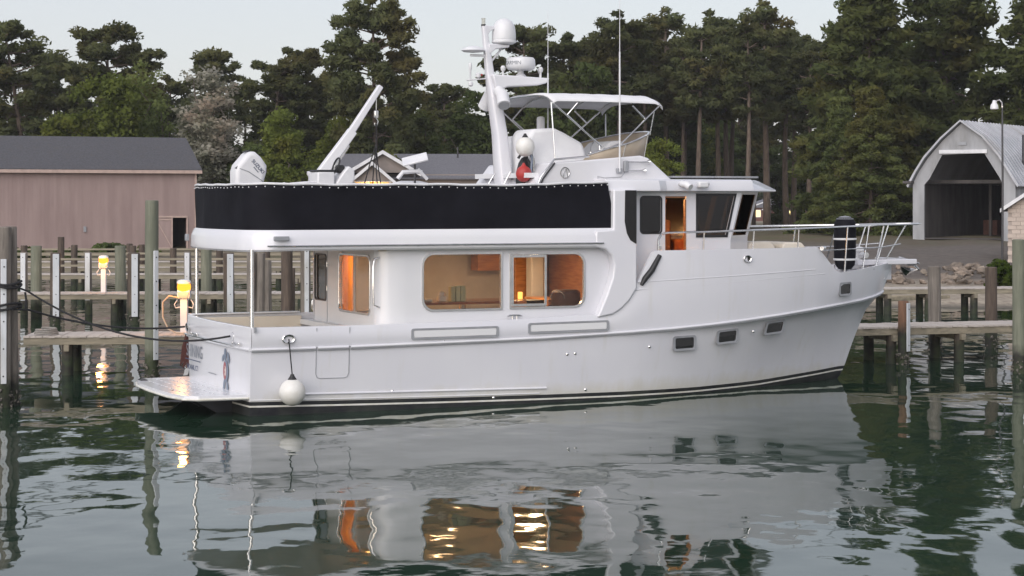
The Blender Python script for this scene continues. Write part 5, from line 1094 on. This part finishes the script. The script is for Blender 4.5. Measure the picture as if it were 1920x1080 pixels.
# upright crane boom on the boat deck
dv = MB().lathe([(.20,0),(.18,.05),(.15,.10),(.14,1.05),(.17,1.10),(.17,1.16)], (2.22,.6,3.47), 18).build('deck_crane', 'gelcoat', Y)
def beam(p, q, w0, w1, d0, d1, nm, m, par):
    p, q = Vector(p), Vector(q); t_ = (q-p).normalized(); up = Vector((0,1,0)); n_ = t_.cross(up).normalized(); rg = []
    for c, w, d in ((p,w0,d0),(q,w1,d1)): rg.append([c+n_*w/2*a+up*d/2*b for a, b in ((-1,-1),(1,-1),(1,1),(-1,1))])
    return MB().loft(rg).build(nm, m, par, bevel=.02)
beam((2.30,.6,4.52),(3.04,.6,5.48),.215,.185,.18,.17,'boom','gelcoat',dv); beam((2.92,.6,5.33),(3.66,.6,6.42),.145,.115,.13,.12,'boom_extension','gelcoat',dv); beam((2.45,.6,4.45),(2.95,.6,5.18),.07,.07,.07,.07,'boom_ram','steel',dv)
MB().cyl((3.56,.6,6.25),(3.56,.6,5.92),.010,n=6).build('hoist_wire', 'steel', dv)
bk = MB().box((3.56,.6,5.83), (.09,.07,.16)).build('hook_block', 'steel', dv, bevel=.02); MB().tube([(3.56,.6,5.75),(3.60,.6,5.68),(3.58,.6,5.60),(3.53,.6,5.60),(3.52,.6,5.65)], .013, 6).build('hook', 'steel', bk)
for dx, dy in ((-.34,-.5),(-.05,-.6),(.12,-.4),(-.02,-.2)): MB().tube([(3.56,.6,5.62),(3.55,.58,5.2),(3.45+dx*.4,.5+dy*.4,4.8),(3.38+dx,.5+dy,4.22)], .012, 6).build('lifting_sling', 'rope_black', dv)
# flat satellite dish on a pole, life raft
dp_ = MB().cyl((3.80,-1.0,3.47),(3.80,-1.0,4.76),.022).build('dish_pole', 'dark_metal', Y); ds = MB().box((0,0,0), (.52,.36,.04)).build('flat_satellite_dish', 'plastic_white', dp_, loc=(3.80,-1.0,4.86), bevel=.012); ds.rotation_euler = (R(26),R(-14),R(-22))
rf_ = MB().lathe([(.03,0),(.24,.02),(.28,.2),(.28,.6),(.24,.78),(.03,.8)], (0,0,0), 18, M=Matrix.Rotation(R(90),3,'Y')).build('life_raft', 'plastic_white', Y, loc=(3.40,-.75,4.15), angle=45)
for x in (3.55,3.95): MB().box((x,-.75,3.68), (.06,.5,.42)).build('raft_cradle', 'plastic_white', rf_, loc=(-3.40,.75,-4.15))
MB().tube([(3.45,-.95,4.47),(3.55,-.98,4.60),(3.80,-1.0,4.62),(3.95,-1.0,4.60)], .045, 8).build('rolled_cover', 'plastic_white', rf_, loc=(-3.40,.75,-4.15)); MB().tube([(3.86,-1.02,4.66),(4.06,-1.02,4.46)], .035, 8).build('paddle_grip', 'plastic_white', rf_, loc=(-3.40,.75,-4.15))
# ------------------------------------------------------------------ things carried by or tied to the yacht
th_ = R(24.2); YM = Matrix.Translation((-5.836,39.2,.12)) @ Matrix.Rotation(th_,4,'Z')
def yw(x, y, z): return YM @ Vector((x,y,z))
def ballfender(name, p, r, m, label, top=None, neck='black'):
    q = yw(*p); t = thing(name, label, 'fender', q, th_)
    MB().ball((0,0,0), (r,r,r*1.03), 24).build('ball', m, t, angle=60); MB().lathe([(r*.42,0),(r*.34,r*.12),(r*.18,r*.35),(r*.13,r*.5),(.01,r*.52)], (0,0,r*.86), 14).build('neck', neck, t)
    if top: MB().tube([(0,0,r*1.25), Vector(top)-Vector(p)], .012, 6).build('line', 'rope_black', t)
ballfender('ball_fender', (.72,-2.54,.42), .25, 'buoy_white', 'round white ball fender hanging on the hull near the stern', (.71,-2.36,1.41))
ballfender('ball_fender', (6.20,-1.10,5.14), .20, 'buoy_white', 'round dingy white ball fender stowed up by the mast', (6.30,-1.02,4.99))
ballfender('ball_fender', (6.16,-1.12,4.58), .165, 'buoy_red', 'red ball fender hanging under the white one by the mast', (6.28,-1.02,4.98), 'buoy_red')
t = thing('dive_gear', 'black dive vest and blue hose bundle beside the red fender', 'gear', yw(6.30,-.92,4.0), th_)
MB().ball((0,.05,.45),(.20,.16,.50),16).build('vest', 'black', t, angle=60); MB().ball((.22,.1,.3),(.16,.14,.42),14).build('bag', 'navy_cloth', t, angle=60); MB().tube([(-.22,-.1,.9),(-.16,-.12,1.0),(-.05,-.12,.96),(.02,-.14,.75),(.0,-.16,.4)], .03, 8).build('strap', 'black', t)
MB().tube([(-.02,-.16,1.05),(.06,-.18,.9),(.03,-.2,.7),(.06,-.18,.5)], .025, 8).build('hose', 'emblem_slate', t); MB().box((.1,0,-.27), (.5,.3,.5)).build('case', 'black', t)
t = thing('tube_fender', 'tall black covered cylinder fender lashed upright at the bow rail', 'fender', yw(14.35,-.62,2.46), th_)
b = MB().lathe([(.02,0),(.14,.02),(.22,.12),(.245,.3),(.25,.95),(.235,1.08),(.17,1.18),(.05,1.22)], (0,0,0), 24).build('body', 'navy_cloth', t, angle=60)
MB().lathe([(.20,0),(.13,.05),(.02,.075)], (0,0,1.15), 20).build('cap', 'plastic_grey', t)
for z in (.22,.68): MB().lathe([(.254,0),(.262,.01),(.262,.035),(.254,.045)], (0,0,z), 24).build('retaining_band', 'plastic_white', t)
# tender with outboard on the boat deck
t = thing('tender', 'white inflatable tender with console and outboard stowed on the boat deck', 'tender', yw(0,0,0), th_)
for s in (-1, 1): MB().tube([(.95,-.35+s*.72,4.05),(2.6,-.35+s*.74,4.05),(3.5,-.35+s*.6,4.10),(4.0,-.35+s*.30,4.18),(4.2,-.35,4.22)], [.17,.20,.20,.19,.18], 14).build('inflatable_tube', 'plastic_white', t)
MB().loft([[(x,-.35-.6*w,3.98),(x,-.35,z),(x,-.35+.6*w,3.98)] for x, w, z in ((.95,1,3.62),(2.8,1,3.62),(3.6,.7,3.72),(4.1,.15,4.0))], False, False).build('keel_hull', 'gelcoat_dull', t)
for x in (1.4,3.0): MB().box((x,-.35,3.60), (.10,1.2,.26)).build('chock', 'black', t)
cs_ = MB().box((1.92,-.75,4.36), (.36,.5,.48)).build('seat_box', 'plastic_white', t, bevel=.03); MB().box((1.92,-.75,4.62), (.38,.5,.04)).build('seat_cushion', 'black', cs_, bevel=.015)
co = MB().prism([(2.12,4.15),(2.14,4.40),(2.30,4.62),(2.40,4.72),(2.52,4.62),(2.52,4.45),(2.40,4.2)], -1.0, -.5).build('console', 'plastic_white', t, bevel=.03)
MB().tube([(2.20+.10*math.cos(a)*.55,-.78+.17*math.sin(a)*.9,4.74+.14*math.cos(a)) for a in np.linspace(0,6.28,22)], .018, 8).build('steering_wheel', 'black', t); MB().box((2.28,-.78,4.66), (.16,.2,.16)).build('dash_pod', 'black', t, bevel=.04)
MB().tube([(1.2,-.9,4.36),(1.5,-.9,4.385),(1.78,-.88,4.40)], .022, 8).build('grab_bar', 'plastic_white', t); MB().ball((1.05,-1.0,4.33),.06,10).build('end_cap', 'plastic_white', t)
# outboard: cowling lofted from side profile
om = MB().prism([(.20,3.9),(.19,4.60),(.23,4.73),(.42,4.95),(.50,5.01),(.60,4.99),(.72,4.89),(.84,4.72),(.83,4.58),(.76,4.34),(.72,3.9)], -.59, -.11).build('outboard_motor', 'plastic_white', t, angle=60, bevel=.09, seg=5)
MB().box((.52,-.35,3.80), (.34,.30,.5)).build('outboard_leg', 'plastic_white', om, bevel=.04); MB().tube([(.27,-.585,4.66),(.45,-.594,4.60),(.76,-.585,4.40)], .010, 6).build('cowl_seam', 'grey_groove', om)
MB().box((.25,-.50,4.69), (.05,.10,.10), ry=.6).build('cowl_latch', 'dark_metal', om, bevel=.01); MB().box((.47,-.36,5.005), (.13,.16,.02), ry=-.25).build('air_intake', 'black', om, bevel=.008)
text('SUZUKI', .10, 'letter_blue', om, (.64,-.596,4.70), (R(90),R(48),0), .003); MB().box((.60,-.594,4.64), (.14,.006,.02), ry=.85).build('cowl_stripe', 'letter_grey', om)
# ------------------------------------------------------------------ mooring ropes
def rope(pts, label, r=.020):
    o = MB().tube(pts, r, 8).build('mooring_line', 'rope_black'); tag(o, label, 'rope', 'black mooring lines'); return o
P1 = Vector((-10.0,38.72,2.45)); P2 = Vector((-10.0,38.72,2.02))
h1 = yw(-.14,2.03,1.41); h2 = yw(-.12,-1.27,1.42)
rope([P1+Vector((.16,0,.05))]+catenary((-9.62,39.2,2.35),h2,.42,18), 'black mooring line sagging from the wrapped piling to the near stern corner')
rope([P2+Vector((.16,0,0))]+catenary((-9.60,39.2,1.98),h1,.16,18), 'black mooring line running to the far stern corner of the yacht')
o = MB()
for k, z in enumerate((2.46,2.52,2.03,2.10)): o.tube([(-9.99+.26*math.cos(a), 39.07+.42*math.sin(a), z+.03*math.sin(a*2+k)) for a in np.linspace(0,6.28,26)], .026, 8)
o.tube([(-9.62,39.0,2.34),(-9.60,39.0,2.2),(-9.61,38.99,2.02)], .022, 8)
tag(o.build('rope_wrap', 'rope_black'), 'black rope turns wrapped round the paired grey pilings', 'rope')
# ------------------------------------------------------------------ thin haze added over the harbour to lighten the dark trees
nt, out = newmat('haze_air'); vp = N(nt, 'ShaderNodeVolumePrincipled'); vp.inputs['Color'].default_value = (.92,.94,1.0,1); vp.inputs['Density'].default_value = .00018; vp.inputs['Anisotropy'].default_value = 0.0
nt.links.new(vp.outputs[0], out.inputs['Volume'])
tag(MB().box((0,1000,12.25), (5400,5400,31.5)).build('haze', 'haze_air', angle=0), kind='stuff')
